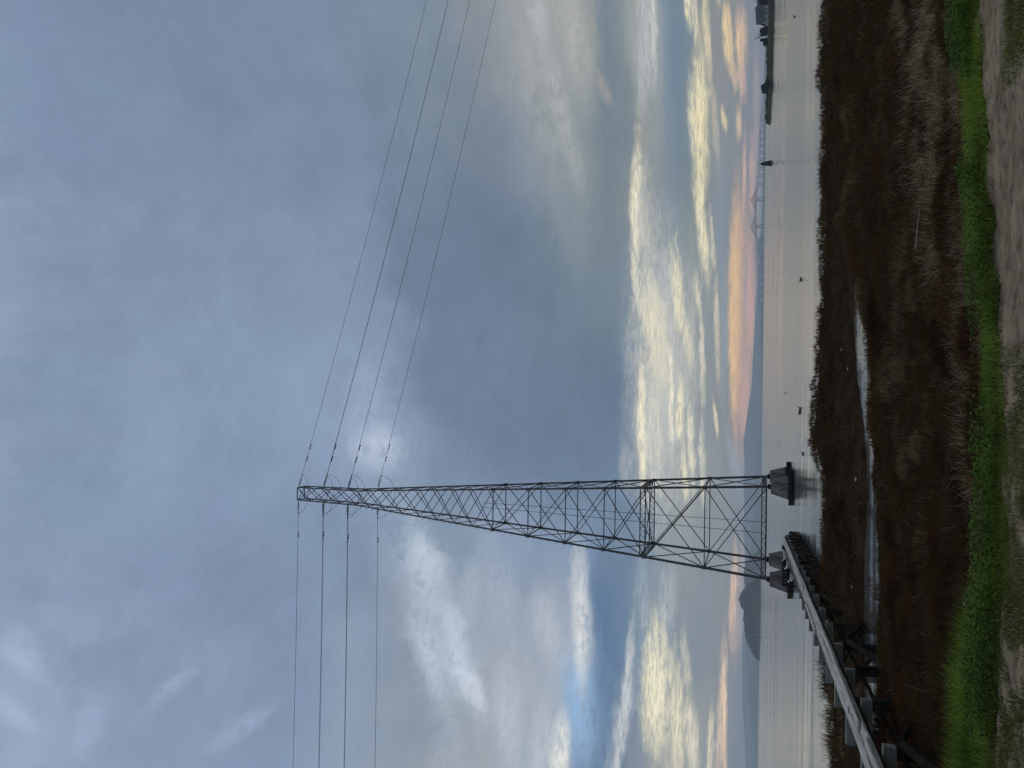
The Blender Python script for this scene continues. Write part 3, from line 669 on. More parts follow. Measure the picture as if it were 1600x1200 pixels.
# ------------------------------------------------------------------ lattice pylon standing in the water
Z0, Z1, Z2 = 2.6, 57.6, 67.5
def leg_pt(z, i):                          # corner i: 0 near left, 1 near right, 2 far right, 3 far left
    t = (z-Z0)/(Z2-Z0); cx, cyy = -16.55 + .25*t, 97.25
    if z <= Z1: hw = 5.25 + (1.02-5.25)*(z-Z0)/(Z1-Z0)
    else: hw = 1.02 + (.90-1.02)*(z-Z1)/(Z2-Z1)
    sx, sy = ((-1, -1), (1, -1), (1, 1), (-1, 1))[i]
    return Vector((cx + sx*hw, cyy + sy*hw, z))
TB = Vector((-16.55, 97.25, Z0))
tower = thing('pylon', 'tall tapering steel lattice pylon standing on four concrete piers in the water', 'pylon', TB)
def T(z, i): return leg_pt(z, i) - TB
LV = [2.75, 9.7, 16.7, 21.8, 26.8, 31.8, 36.7]
UP = [36.7, 39.6, 42.3, 44.9, 47.5, 50.2, 52.9, 55.4, 57.6]
TOP = [57.6, 60.1, 62.6, 65.0, 67.4]
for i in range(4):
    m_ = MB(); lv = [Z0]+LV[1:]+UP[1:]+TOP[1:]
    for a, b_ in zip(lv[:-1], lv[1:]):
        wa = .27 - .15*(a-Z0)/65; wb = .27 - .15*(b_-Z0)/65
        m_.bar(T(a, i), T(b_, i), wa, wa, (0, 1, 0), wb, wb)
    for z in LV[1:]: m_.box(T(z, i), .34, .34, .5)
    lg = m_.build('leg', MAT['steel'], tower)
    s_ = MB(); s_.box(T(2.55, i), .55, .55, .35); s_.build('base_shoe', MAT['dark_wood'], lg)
def brace(z0, z1, i, j, r0, thick=None):
    m_ = MB(); m_.bar(T(z0, i), T(z1, j), r0); m_.bar(T(z0, j)+Vector((0, .06, 0)), T(z1, i)+Vector((0, .06, 0)), thick or r0)
    m_.build('cross_brace', MAT['steel'], tower)
for k, (a, b_) in enumerate(zip(LV[:-1], LV[1:])):
    for i in range(4): brace(a, b_, i, (i+1) % 4, .10 if k < 3 else .085, .17 if (k == 1 and i == 0) else None)
for a, b_ in zip(UP[:-1], UP[1:]):
    for i in range(4): brace(a, b_, i, (i+1) % 4, .078)
for a, b_ in zip(TOP[:-1], TOP[1:]):
    for i in range(4): brace(a, b_, i, (i+1) % 4, .075)
for z in LV[1:2]+LV[3:]+[67.4]:
    for i in range(4):
        m_ = MB(); m_.bar(T(z, i), T(z, (i+1) % 4), .11); m_.build('strut', MAT['steel'], tower)
for z, d in ((2.85, .5), (16.7, .62)):     # deep laced girders
    for i in range(4):
        p, q = T(z, i), T(z, (i+1) % 4); up = Vector((0, 0, d)); m_ = MB(); n = 22
        m_.bar(p, q, .12); m_.bar(p+up, q+up, .12)
        for k in range(n):
            a = p.lerp(q, k/n); b_ = p.lerp(q, (k+1)/n)
            m_.bar(a + (up if k % 2 else Vector()), b_ + (Vector() if k % 2 else up), .05)
        m_.build('laced_girder', MAT['steel'], tower)
m_ = MB(); m_.bar(T(16.9, 0), T(16.9, 2), .09); m_.bar(T(16.9, 1), T(16.9, 3), .09); m_.build('plan_brace', MAT['steel'], tower)
for z in (57.6, 62.9, 67.3):
    m_ = MB(); m_.bar(T(z, 0), T(z, 2), .06); m_.bar(T(z, 1), T(z, 3), .06); m_.build('plan_brace', MAT['steel'], tower)
for dx in (-.55, .75):
    m_ = MB(); m_.tube([Vector((dx-.1, -2.0, .5)), Vector((dx*.75, -1.0, 16)), Vector((dx*.45+.2, -.2, 36.5))], .03, 5); m_.build('hanging_cable', MAT['wire'], tower)
bolt = None
for k in range(54):
    p = T(4+k*1.0, 0)
    if bolt is None:
        m_ = MB(); m_.bar((-.36, 0, 0), (0, 0, 0), .035); bolt = m_.build('step_bolt', MAT['steel'], tower, loc=p)
    else:
        c_ = bolt.copy(); COL.objects.link(c_); c_.parent = tower; c_.location = p

# piers
def pier(i, label, mat):
    p = leg_pt(Z0, i); t = thing('concrete_pier', label, 'pier', (p.x, p.y, 0), rad((28, 24, 20, 24)[i]), 'concrete piers under the pylon')
    def ring(h, z, c=.78): return [Vector((x*h, y*h, z)) for x, y in ((-1, -c), (-c, -1), (c, -1), (1, -c), (1, c), (c, 1), (-c, 1), (-1, c))]
    m_ = MB(); m_.rings([ring(1.28, -1.2), ring(1.22, .2), ring(.68, 2.36), ring(.62, 2.42)]); m_.build('block', mat, t)
    for k in range(4):
        a = k*math.pi/2; d = Vector((math.cos(a), math.sin(a), 0)); e_ = Vector((-d.y, d.x, 0)); z = .30 if k % 2 else .12
        f = MB(); f.tube([d*1.40 - e_*1.62 + Vector((0, 0, z)), d*1.40 + e_*1.62 + Vector((0, 0, z))], .2, 8); f.build('fender_log', MAT['dark_wood'], t)
pier(0, 'stained concrete pier under the near left leg, half hidden behind the catwalk', MAT['stained'])
pier(1, 'concrete pier under the near right leg, clear of the catwalk', MAT['concrete'])
pier(2, 'concrete pier under the far right leg, peeping out behind another pier', MAT['concrete'])
pier(3, 'small looking concrete pier under the far left leg, behind the catwalk gulls', MAT['concrete'])

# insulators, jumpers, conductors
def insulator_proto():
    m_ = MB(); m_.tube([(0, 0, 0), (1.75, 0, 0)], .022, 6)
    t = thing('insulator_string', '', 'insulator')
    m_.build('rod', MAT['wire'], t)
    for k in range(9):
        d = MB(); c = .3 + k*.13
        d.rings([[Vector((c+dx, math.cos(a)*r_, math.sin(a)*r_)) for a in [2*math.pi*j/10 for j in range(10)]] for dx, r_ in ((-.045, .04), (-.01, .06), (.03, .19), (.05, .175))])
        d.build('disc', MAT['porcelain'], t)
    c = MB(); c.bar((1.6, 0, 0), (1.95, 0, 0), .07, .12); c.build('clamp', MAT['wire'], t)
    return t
ins0 = insulator_proto(); used = []
LEVEL = {1: 67.2, 2: 63.1, 3: 59.1, 4: 55.5}
names = {1: 'topmost', 2: 'second highest', 3: 'third highest', 4: 'lowest'}
PH = [(1, 0), (2, 0), (3, 0), (2, 1), (3, 1), (4, 1)]      # level, circuit (0 on the near face, 1 on the far face)
for lvl, far in PH:
    ends = []
    only = lvl in (1, 4)
    ckt = '' if only else (' on the far face' if far else ' on the near face')
    for side in (1, 0):                                     # 1: span to the right, 0: span to the left
        i = ((0, 1), (3, 2))[far][side]
        a = leg_pt(LEVEL[lvl] + (1.05 if far and lvl != 4 else 0), i); z_att = a.z
        if side: hd, sl, bw = Vector((.966, .258, 0)), -.135, .00024
        else: hd, sl, bw = Vector((-.996, -.087, 0)), -.055, .00020
        d = (hd + Vector((0, 0, sl))).normalized()
        lab = '%s insulator string%s on the %s side of the pylon' % (names[lvl], ckt, 'right' if side else 'left')
        t = ins0 if not used else dup(ins0)
        used.append(1); t['label'] = lab; t['group'] = 'insulator strings on the pylon'
        t.location = a; t.rotation_mode = 'QUATERNION'; t.rotation_quaternion = d.to_track_quat('X', 'Z')
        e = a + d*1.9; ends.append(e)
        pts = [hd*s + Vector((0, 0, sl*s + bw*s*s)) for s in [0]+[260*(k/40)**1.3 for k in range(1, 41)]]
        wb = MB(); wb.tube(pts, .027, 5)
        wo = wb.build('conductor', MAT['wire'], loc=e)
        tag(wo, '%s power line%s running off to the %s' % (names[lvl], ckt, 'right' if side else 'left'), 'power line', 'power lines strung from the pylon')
        for s in (2.4, 4.2) if side else (3.0,):
            q = hd*s + Vector((0, 0, sl*s - .10)); dm = MB(); dm.bar(q - d*.28, q + d*.28, .05); dm.bar(q-d*.34, q-d*.16, .11); dm.bar(q+d*.16, q+d*.34, .11); dm.bar(q, q+Vector((0, 0, .11)), .03); dm.build('damper', MAT['wire'], wo)
    p, q = ends; out = Vector((0, .9 if far else -.9, 0)); mid = (p+q)/2 + out + Vector((0, 0, -2.3))
    jb = MB(); pts = []
    for k in range(21):
        u = k/20; b0 = (1-u)**3; b1 = 3*u*(1-u)**2; b2 = 3*u*u*(1-u); b3 = u**3
        c1 = p + Vector((-.3, 0, -2.6)) + out*1.4; c2 = q + Vector((.3, 0, -2.6)) + out*1.4
        pts.append(p*b0 + c1*b1 + c2*b2 + q*b3 - p)
    jb.tube(pts, .024, 5)
    tag(jb.build('jumper_cable', MAT['wire'], loc=p), '%s jumper loop hanging%s of the pylon' % (names[lvl], ckt or ' beside the head'), 'jumper cable', 'jumper loops on the pylon')
# ------------------------------------------------------------------ timber catwalk to the pylon
CA = Vector((-6.36, 8.0, 0)); CRZ = math.atan2(.1154, .9933); CLEN = 69.6
cw = thing('catwalk', 'long narrow weathered plank catwalk on timber trestles leading out to the pylon', 'catwalk', CA, CRZ)
CM = Matrix.Translation(CA) @ Matrix.Rotation(CRZ, 4, 'Z')
def plank(xc, s0, s1, ztop, wd=.235, th=.052):
    m_ = MB(); n = max(3, int((s1-s0)/.45)); rs = []
    z0, z1 = ztop+random.uniform(-.012, .012), ztop+random.uniform(-.012, .012); x0, x1 = xc+random.uniform(-.02, .02), xc+random.uniform(-.02, .02)
    for k in range(n+1):
        u = k/n; s = s0+(s1-s0)*u; z = z0+(z1-z0)*u - .012*math.sin(u*math.pi)*random.uniform(.5, 1); xx = x0+(x1-x0)*u
        jl, jr = random.uniform(-.012, .012), random.uniform(-.012, .012); w2 = wd/2
        rs.append([Vector((xx-w2+jl, s, z-th)), Vector((xx+w2+jr, s, z-th)), Vector((xx+w2+jr, s, z-.008)), Vector((xx+w2+jr-.012, s, z)), Vector((xx-w2+jl+.012, s, z)), Vector((xx-w2+jl, s, z-.008))])
    m_.rings(rs); return m_.build('plank', MAT['plank'], cw)
for lane in range(3):
    xc = (-.25, 0, .25)[lane]; s = -.5 - lane*1.7
    while s < CLEN-.3:
        e = min(s + random.choice((4.6, 5.2, 6.1)), CLEN + random.uniform(-.1, .1)); plank(xc, s, e-.03, 1.395); s = e
for xc, s0, s1 in ((.27, 10.1, 15.8), (.02, 12.2, 20.6), (.31, 15.2, 21.4), (.26, 2.5, 8.9), (-.03, 6.3, 11.6), (-.28, 24.0, 31.0), (.20, 33, 40.2)):
    plank(xc, s0, s1, 1.452, .225)
for xs_ in (-.22, .22):
    k = 0
    while k < CLEN:
        m_ = MB(); m_.bar((xs_, k, 1.285), (xs_, min(k+6.7, CLEN)-.02, 1.285), .12, .09); m_.build('stringer', MAT['dark_wood'], cw); k += 6.7
bents = []
s = 1.4
while s < CLEN: bents.append(s); s += 3.35
for bi, s in enumerate(bents):
    jl, jr = random.uniform(-.12, .12), random.uniform(-.08, .1)
    m_ = MB(); m_.bar((-1.55+jl, s, 1.125), (.50+jr, s, 1.125), .23, .225); m_.build('cap_beam', MAT['cap_wood'], cw)
    for xp in (-1.25, .42):
        m_ = MB(); m_.bar((xp+random.uniform(-.06, .06), s+random.uniform(-.08, .08), -1.3), (xp, s, 1.01), .24, .22, (0, 1, 0)); m_.build('post', MAT['dark_wood'], cw)
    m_ = MB(); m_.bar((-1.25, s-.16, .0), (.42, s-.16, .92), .07, .17, (0, 1, 0)); m_.build('cross_brace', MAT['dark_wood'], cw)
    m_ = MB(); m_.bar((.42, s+.16, .0), (-1.25, s+.16, .92), .07, .17, (0, 1, 0)); m_.build('cross_brace', MAT['dark_wood'], cw)
    if s > 34:                                             # closer, older piling out in the water
        for xp in (-.9, -.35, .1, .5):
            if random.random() < .8:
                m_ = MB(); m_.bar((xp+random.uniform(-.1, .1), s+1.6+random.uniform(-.3, .3), -1.3), (xp, s+1.6+random.uniform(-.3, .3), random.uniform(.5, 1.2)), .2, .2, (0, 1, 0)); m_.build('old_pile', MAT['dark_wood'], cw)
        m_ = MB(); m_.bar((.5, s+.2, .1), (.5, s+3.0, random.uniform(.8, 1.0)), .07, .17, (1, 0, 0)); m_.build('long_brace', MAT['dark_wood'], cw)
    elif bi+1 < len(bents) and bi % 3 == 1:
        m_ = MB(); m_.bar((.58, s+.05, .05), (.58, bents[bi+1]-.05, .9), .07, .17, (1, 0, 0)); m_.build('long_brace', MAT['dark_wood'], cw)
    elif bi+1 < len(bents) and bi % 3 == 2:
        m_ = MB(); m_.bar((.58, s+.05, .9), (.58, bents[bi+1]-.05, .05), .07, .17, (1, 0, 0)); m_.build('long_brace', MAT['dark_wood'], cw)
# landing at the far end, reaching left in front of the piers
m_ = MB(); m_.box((-2.35, CLEN-.4, 1.47), 3.7, .9, .10); m_.build('landing_deck', MAT['dark_wood'], cw)
for k in range(6):
    x_ = -.75 - k*.68
    for dy in (-.75, -.05):
        m_ = MB(); m_.bar((x_, CLEN+dy, -1.2), (x_+random.uniform(-.05, .05), CLEN+dy, 1.40), .22, .22, (0, 1, 0)); m_.build('landing_post', MAT['dark_wood'], cw)
m_ = MB(); m_.bar((-.6, CLEN-.92, .95), (-4.2, CLEN-.92, .95), .1, .3); m_.bar((-.6, CLEN-.92, .4), (-4.2, CLEN-.92, .4), .1, .3); m_.build('waler', MAT['dark_wood'], cw)
for k in range(12):
    m_ = MB(); m_.bar((-.65-k*.31, CLEN-.84, .15+random.uniform(-.3, .1)), (-.65-k*.31, CLEN-.84, 1.41), .22, .06, (0, 1, 0)); m_.build('sheathing_board', MAT['dark_wood'], cw)

# ------------------------------------------------------------------ birds
def ovals(prof, n=12):                     # prof: x, centre z, half width, half height
    return [[Vector((x, math.cos(a)*w_, z+math.sin(a)*h_)) for a in [2*math.pi*j/n for j in range(n)]] for x, z, w_, h_ in prof]
def make_gull(name='gull', body='white_feather', wing='grey_feather', cat='gull'):
    t = thing(name, '', cat)
    m_ = MB(); m_.rings(ovals([(-.30, .22, .012, .010), (-.24, .215, .035, .02), (-.16, .20, .065, .05), (-.05, .185, .088, .080), (.06, .19, .090, .085), (.13, .215, .072, .075), (.165, .26, .05, .055), (.18, .31, .042, .042), (.205, .345, .048, .046), (.235, .35, .040, .038), (.262, .345, .018, .018)]))
    m_.build('body', MAT[body], t, True)
    for sy in (-1, 1):
        w_ = MB(); w_.rings([[Vector((x, sy*(y0+dy), z+dz)) for dy, dz in ((0, -hh), (.022, 0), (0, hh), (-.02, 0))] for x, y0, z, hh in ((.11, .078, .215, .03), (.04, .094, .215, .055), (-.10, .080, .220, .05), (-.22, .045, .232, .028), (-.36, .015, .240, .008))]); w_.build('wing', MAT[wing], t, True)
        l = MB(); l.tube([(.0, sy*.035, .12), (.012, sy*.035, .06), (0, sy*.035, .008)], [.009, .006, .006], 5); l.box((.02, sy*.035, .006), .06, .035, .008); l.build('leg', MAT['bill'], t)
    b_ = MB(); b_.tube([(.255, 0, .345), (.30, 0, .34), (.318, 0, .33)], [.014, .011, .004], 6); b_.build('bill', MAT['bill'], t)
    return t
def deck_at(py, X, z):                     # where the catwalk lane X passes photo row py
    best = None
    for k in range(0, 1400):
        p = CM @ Vector((X, k*.05, z)); v = p - Vector((0, 0, EYE)); f = v.dot(_F)
        if f < 1: continue
        yy = 600 - FPX*v.dot(_Rc)/f
        if best is None or abs(yy-py) < best[0]: best = (abs(yy-py), p)
    return best[1]
g0 = make_gull()
for k, (py, X, rz, lab) in enumerate(((864, -.30, 20, 'white gull furthest out along the catwalk, nearest its far end'), (870.5, -.34, 200, 'white gull standing second from the far end of the catwalk'), (884, -.36, 160, 'white gull with its neck raised, third from the far end of the catwalk'), (904, -.40, 235, 'white gull hunched on the plank edge, closest of the four to shore'))):
    g = g0 if k == 0 else dup(g0)
    p = deck_at(py, X, 1.402); g.location = p; g.rotation_euler = (0, 0, rad(rz)); g['label'] = lab; g['group'] = 'gulls on the catwalk'
    g.scale = (1.25,)*3
def make_duck():
    m_ = MB(); m_.rings(ovals([(-.30, .12, .01, .008), (-.24, .09, .05, .035), (-.12, .05, .10, .08), (.02, .05, .115, .09), (.14, .07, .085, .08), (.185, .13, .05, .05), (.20, .19, .036, .036), (.215, .235, .042, .040), (.25, .24, .036, .032), (.285, .23, .014, .010)], 10))
    o = m_.build('waterbird', MAT['dark_feather'], None, True)
    b_ = MB(); b_.tube([(.275, 0, .232), (.34, 0, .222)], [.014, .006], 5); b_.build('bill', MAT['bill'], o); tag(o, '', 'water bird'); return o
d0 = make_duck()
ducks = [(1242, 26, 1, 'lone dark water bird off the houses on the point'), (1218, 343, 1, 'first of the string of distant dark birds below the bridge, from the right'), (1215.5, 348, 1, 'second of the string of distant dark birds below the bridge, from the right'), (1217.5, 353, 1, 'third of the string of distant dark birds below the bridge, from the right'), (1220, 358.5, 1, 'fourth of the string of distant dark birds below the bridge, from the right'), (1220, 370, 1, 'right one of the pair of dark birds at the left end of the string'), (1220.5, 374, 1, 'left one of the pair of dark birds at the left end of the string'), (1219, 385, 1, 'last of the string of distant dark birds below the bridge'),
         (1223, 426, 1.1, 'dark bird floating alone farther out behind the big dark bird'), (1252, 437, 1.05, 'big dark bird on the water close to the marsh edge, alone'), (1228, 614, 1, 'small dark bird far out beyond the pair of ducks'), (1251, 639, 1, 'right duck of the pair near the bulging marsh edge'), (1250, 645, 1, 'left duck of the pair near the bulging marsh edge'), (1255, 709, .8, 'small bird low on the water just right of the near right pier'),
         (1211, 994, 1, 'dark bird on the water left of the catwalk, below the wooded islet'), (1203.5, 1072, 1.2, 'rightmost of the three far birds at the left of the bay'), (1203.5, 1079, 1.2, 'middle one of the three far birds at the left of the bay'), (1203.5, 1099, 1.2, 'leftmost of the three far birds at the left of the bay')]
for k, (px, py, s_, lab) in enumerate(ducks):
    d = d0 if k == 0 else dup(d0); p = on(px, py, 0); d.location = (p.x, p.y, 0); d.rotation_euler = (0, 0, rng.uniform(0, 6.28)); f_ = s_*(1.0 if p.y < 150 else .6); d.scale = (f_, f_, f_); d['label'] = lab; d['group'] = 'dark birds on the bay'

# ------------------------------------------------------------------ small things in the marsh and the water
p = on(1244, 833, 0); m_ = MB(); m_.tube([(0, 0, -1), (.02, 0, .3), (.07, 0, .62)], [.13, .12, .09], 8)
tag(m_.build('broken_pile', MAT['dark_wood'], loc=(p.x, p.y, 0)), 'dark stump of a broken pile in the water off the catwalk end', 'pile')
a, b_ = on(1431, 388, .78), on(1437, 328, .78); m_ = MB(); m_.tube([(0, 0, 0), (b_-a)*.5+Vector((0, 0, .01)), b_-a], [.012, .011, .007], 6)
MAT['driftwood'] = noisy('driftwood', (.22, .19, .15), (.34, .30, .25), 5, rough=.9)
tag(m_.build('stick', MAT['driftwood'], loc=a), 'long pale stick lying across the dry grass on the right', 'stick')
MAT['litter'] = noisy('pale_litter', (.55, .55, .53), (.75, .75, .74), 6, rough=.6)
for px, py, s_, lab in ((1297, 3, .10, 'white scrap of litter at the far right end of the marsh'), (1293, 66, .08, 'white scrap of litter near the right end of the outer bank'), (1292, 270, .10, 'white scrap of litter on the outer bank right of the big dark bird'), (1315, 546, .09, 'pale scrap of litter on the bank beyond the creek, right one of two'), (1325, 576, .10, 'white scrap of litter on the bank beyond the creek, left one of two'), (1338, 749, .12, 'white scrap of litter in the scrub below the near right pier'), (1331, 917, .07, 'tiny white scrap of litter in the scrub beside the catwalk'), (1507, 944, .03, 'tiny white scrap of litter in the green grass fringe')):
    z = .55 if px < 1400 else 1.75; p = on(px, py, z); m_ = MB(); rs = []; s_ *= .55
    for k in range(5):
        rs.append([Vector(((k-2)*.4*s_ , math.cos(a_)*s_*random.uniform(.25, .6), abs(math.sin(a_))*s_*random.uniform(.3, .7))) for a_ in [2*math.pi*j/7 for j in range(7)]])
    m_.rings(rs); tag(m_.build('litter', MAT['litter'], loc=p), lab, 'litter', 'scraps of litter in the marsh')
p = on(1287, 812, .62); m_ = MB(); m_.bar((-.30, 0, 0), (.30, .1, .12), .05); tag(m_.build('white_stake', MAT['litter'], loc=p), 'short white stake lying at the marsh edge below the pylon', 'stake')
# ------------------------------------------------------------------ far shore, islets and hills
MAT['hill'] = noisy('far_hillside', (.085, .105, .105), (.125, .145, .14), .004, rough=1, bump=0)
MAT['bank'] = noisy('grassy_bank', (.018, .026, .012), (.040, .050, .022), .15, rough=1, bump=.3)
MAT['wood'] = noisy('far_woodland', (.018, .030, .016), (.050, .065, .030), .06, rough=1, bump=0, island=.4)
MAT['tree_leaf'] = noisy('tree_foliage', (.020, .032, .018), (.055, .065, .034), .4, rough=.9, bump=0, island=.5, transl=.15)
MAT['bark'] = noisy('bark', (.04, .034, .028), (.09, .08, .07), 2, rough=.95)
MAT['white_wall'] = noisy('painted_siding', (.36, .37, .38), (.48, .49, .50), 1.2, (1, 1, 6), rough=.7, bump=.1)
MAT['grey_wall'] = noisy('grey_siding', (.20, .21, .22), (.30, .31, .32), 1.2, (1, 1, 6), rough=.7, bump=.1)
MAT['roof'] = noisy('slate_roof', (.05, .052, .058), (.10, .10, .11), 1.5, rough=.9, bump=.3)
MAT['pane'] = noisy('window_glass', (.015, .018, .022), (.03, .034, .04), 1, rough=.1, bump=0, spec=.6)
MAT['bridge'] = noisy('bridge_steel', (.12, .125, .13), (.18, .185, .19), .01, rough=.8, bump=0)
def ridge(name, prof, Y, depth, mat=None, base=-1.0):
    """a hill range: crest from (row, column) sight points at distance Y, with a front and a back slope"""
    pts = sorted([(at(v, y, Y).x, max(at(v, y, Y).z, 0)) for y, v in prof]); xs = np.array([p[0] for p in pts]); zs = np.array([p[1] for p in pts])
    X = np.linspace(xs[0], xs[-1], 160); Zc = np.interp(X, xs, zs); Zc = Zc*(1 + .10*(fbm(X/Y*60, X*0+Y*.01, 4)-.5))
    cross = [(-1, 0), (-.8, .25), (-.5, .55), (-.2, .88), (0, 1), (.3, .8), (.7, .4), (1, 0)]
    Vv = []
    for k, (dy, f) in enumerate(cross):
        jit = (fbm(X/Y*90+k*3.3, X*0+k*7.7, 3)-.5)*.25 if 0 < k < 7 and k != 4 else 0
        Vv.append(np.stack([X, Y + dy*depth + 0*X, np.maximum(base + (Zc-base)*np.clip(f+jit, 0, 1), base)], 1))
    Vv = np.concatenate(Vv); n = len(X); idx = np.arange(n*len(cross)).reshape(len(cross), n)
    q = np.stack([idx[:-1, :-1].ravel(), idx[:-1, 1:].ravel(), idx[1:, 1:].ravel(), idx[1:, :-1].ravel()], 1)
    return tag(np_mesh(name, Vv, [q], mat or MAT['hill'], smooth=True), kind='structure')
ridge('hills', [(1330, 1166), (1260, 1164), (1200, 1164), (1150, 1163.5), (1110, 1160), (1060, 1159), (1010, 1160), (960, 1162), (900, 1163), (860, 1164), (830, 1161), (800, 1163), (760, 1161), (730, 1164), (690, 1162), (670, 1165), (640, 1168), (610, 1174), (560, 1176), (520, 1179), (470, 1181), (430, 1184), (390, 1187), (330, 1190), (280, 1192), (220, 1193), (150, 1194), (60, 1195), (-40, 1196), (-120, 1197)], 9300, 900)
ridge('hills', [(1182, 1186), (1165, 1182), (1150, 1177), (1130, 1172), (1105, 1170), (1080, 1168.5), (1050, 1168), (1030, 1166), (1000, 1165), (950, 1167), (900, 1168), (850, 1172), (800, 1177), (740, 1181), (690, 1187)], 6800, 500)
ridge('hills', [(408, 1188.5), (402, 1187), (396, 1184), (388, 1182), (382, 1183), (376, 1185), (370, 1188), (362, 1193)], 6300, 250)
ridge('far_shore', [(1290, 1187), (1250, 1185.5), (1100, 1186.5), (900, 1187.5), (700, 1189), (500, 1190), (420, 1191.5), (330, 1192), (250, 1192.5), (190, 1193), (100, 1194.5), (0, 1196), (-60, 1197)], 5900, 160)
def islet(prof, Y, depth, nleaf, size, label):
    h = ridge('islet', [(y, v+3) for y, v in prof], Y, depth, MAT['wood'], -.5)
    pts = sorted([(at(v, y, Y).x, at(v, y, Y).z) for y, v in prof]); xs = [p[0] for p in pts]; zs = [p[1] for p in pts]
    n = nleaf; x = rng.uniform(xs[0], xs[-1], n); dy = rng.uniform(-.75, .4, n); top = np.interp(x, xs, zs)*(1+.12*(fbm(x/size/7, x*0+1, 3)-.5))
    z = top*(1-.35*np.abs(dy))*(.45+.57*rng.random(n)**.45); c = np.stack([x, Y+dy*depth, np.maximum(z, .6)], 1)
    nr = rng.normal(0, 1, (n, 3)); nr /= np.linalg.norm(nr, axis=1)[:, None]; a = np.cross(nr, rng.normal(0, 1, (n, 3))); a /= np.linalg.norm(a, axis=1)[:, None]; b_ = np.cross(nr, a)
    s = size*rng.uniform(.5, 1.2, n); ang = np.arange(5)/5*2*math.pi
    Vv = (c[:, None] + (a[:, None]*np.cos(ang)[None, :, None] + b_[:, None]*np.sin(ang)[None, :, None])*s[:, None, None]).reshape(-1, 3)
    tag(np_mesh('woodland', Vv, [np.arange(n*5).reshape(n, 5)], MAT['wood']), label, 'woodland', kind='stuff')
islet([(1024, 1186.5), (1021, 1181), (1016, 1175.5), (1010, 1172.5), (1004, 1169.5), (998, 1166.5), (992, 1165.5), (985, 1163.5), (978, 1163.5), (972, 1164), (967, 1161.5), (962, 1163), (955, 1163), (950, 1161), (945, 1158), (938, 1154), (930, 1157), (924, 1160), (919, 1163), (914, 1172), (908, 1182), (904, 1187)], 2900, 70, 6500, 4.6, 'dark wooded islet rising from the bay to the left of the pylon')
islet([(930, 1175), (920, 1166), (912, 1164), (905, 1163), (897, 1164), (890, 1163.5), (882, 1166), (875, 1170), (868, 1178), (862, 1186)], 4500, 110, 3000, 7.5, 'paler wooded headland behind the dark islet and the pylon leg')

# point of land with houses on the right
front = [(520, 400), (300, 398), (230, 400), (193, 404), (178, 424), (168, 437), (164, 446), (167, 470), (174, 528), (187, 583), (215, 640), (330, 720)]
off = [(0, -.6), (1.5, .5), (4, 1.9), (7, 2.6), (14, 2.7), (60, 2.6), (220, 2.4)]
Vv = []
for k, (o_, z) in enumerate(off):
    for (x, y) in front: Vv.append((x + o_*.86 + (0 if k == 0 else rng.uniform(-.5, .5)), y + o_*.35 + (0 if k == 0 else rng.uniform(-.4, .4)), z + (rng.uniform(-.15, .15) if k > 1 else 0)))
n = len(front); idx = np.arange(n*len(off)).reshape(len(off), n)
q = np.stack([idx[:-1, :-1].ravel(), idx[:-1, 1:].ravel(), idx[1:, 1:].ravel(), idx[1:, :-1].ravel()], 1)
tag(np_mesh('headland', np.array(Vv), [q], MAT['bank'], smooth=True), kind='structure')
def leaf_cloud(clumps, n, s):
    """many small leaf faces filling a set of ellipsoids"""
    cl = np.array(clumps, float); w_ = cl[:, 3]**2; ci = rng.choice(len(cl), n, p=w_/w_.sum())
    d = rng.normal(0, 1, (n, 3)); d /= np.linalg.norm(d, axis=1)[:, None]; r_ = rng.random(n)**(1/2.2)
    c = cl[ci, :3] + d*r_[:, None]*np.stack([cl[ci, 3], cl[ci, 3], cl[ci, 4]], 1)
    nr = rng.normal(0, 1, (n, 3)); nr /= np.linalg.norm(nr, axis=1)[:, None]; a = np.cross(nr, rng.normal(0, 1, (n, 3))); a /= np.linalg.norm(a, axis=1)[:, None]; b_ = np.cross(nr, a)
    ss = s*rng.uniform(.5, 1.3, n)
    return (c[:, None] + np.stack([a*ss[:, None], b_*ss[:, None], -a*ss[:, None], -b_*ss[:, None]], 1)).reshape(-1, 3), np.arange(n*4).reshape(n, 4)
def tree(y0, y1, vtop, Y, label, kind='leafy', group='trees on the point'):
    c = at(1200, (y0+y1)/2, Y); rw = abs(at(1200, y0, Y).x-at(1200, y1, Y).x)/2; hgt = at(vtop, (y0+y1)/2, Y).z - 2.6
    t = thing('tree' if kind != 'shrub' else 'shrub', label, 'tree' if kind != 'shrub' else 'shrub', (c.x, c.y, 2.55), 0, group)
    tr = MB(); tr.tube([(0, 0, -.3), (.05, 0, hgt*.25), (.1, .05, hgt*.6)], [.03*hgt, .022*hgt, .008*hgt], 7)
    for k in range(14 if kind == 'bare' else 5):
        a = random.uniform(0, 6.28); z = hgt*random.uniform(.2, .5); e = Vector((math.cos(a)*rw*random.uniform(.4, .95), math.sin(a)*rw*.6, hgt*random.uniform(.6, 1.0)))
        tr.tube([(0.05, 0, z), e*.5 + Vector((0, 0, z*.4)), e], [.014*hgt, .009*hgt, .005*hgt], 5)
    tr.build('trunk', MAT['bark'], t)
    if kind != 'bare':
        cl = []
        for k in range(14):
            a = random.uniform(0, 6.28); q_ = random.uniform(.1, .66); r_ = random.uniform(.30, .48)
            cl.append((math.cos(a)*rw*q_, math.sin(a)*rw*q_, hgt*random.uniform(.22, .74), rw*r_, hgt*r_*.62))
        cl.append((0, 0, hgt*.72, rw*.42, hgt*.26)); cl.append((0, 0, hgt*.25, rw*.7, hgt*.24))
        Vv, f = leaf_cloud(cl, 3200, .26)
        np_mesh('crown', Vv, [f], MAT['tree_leaf'], t)
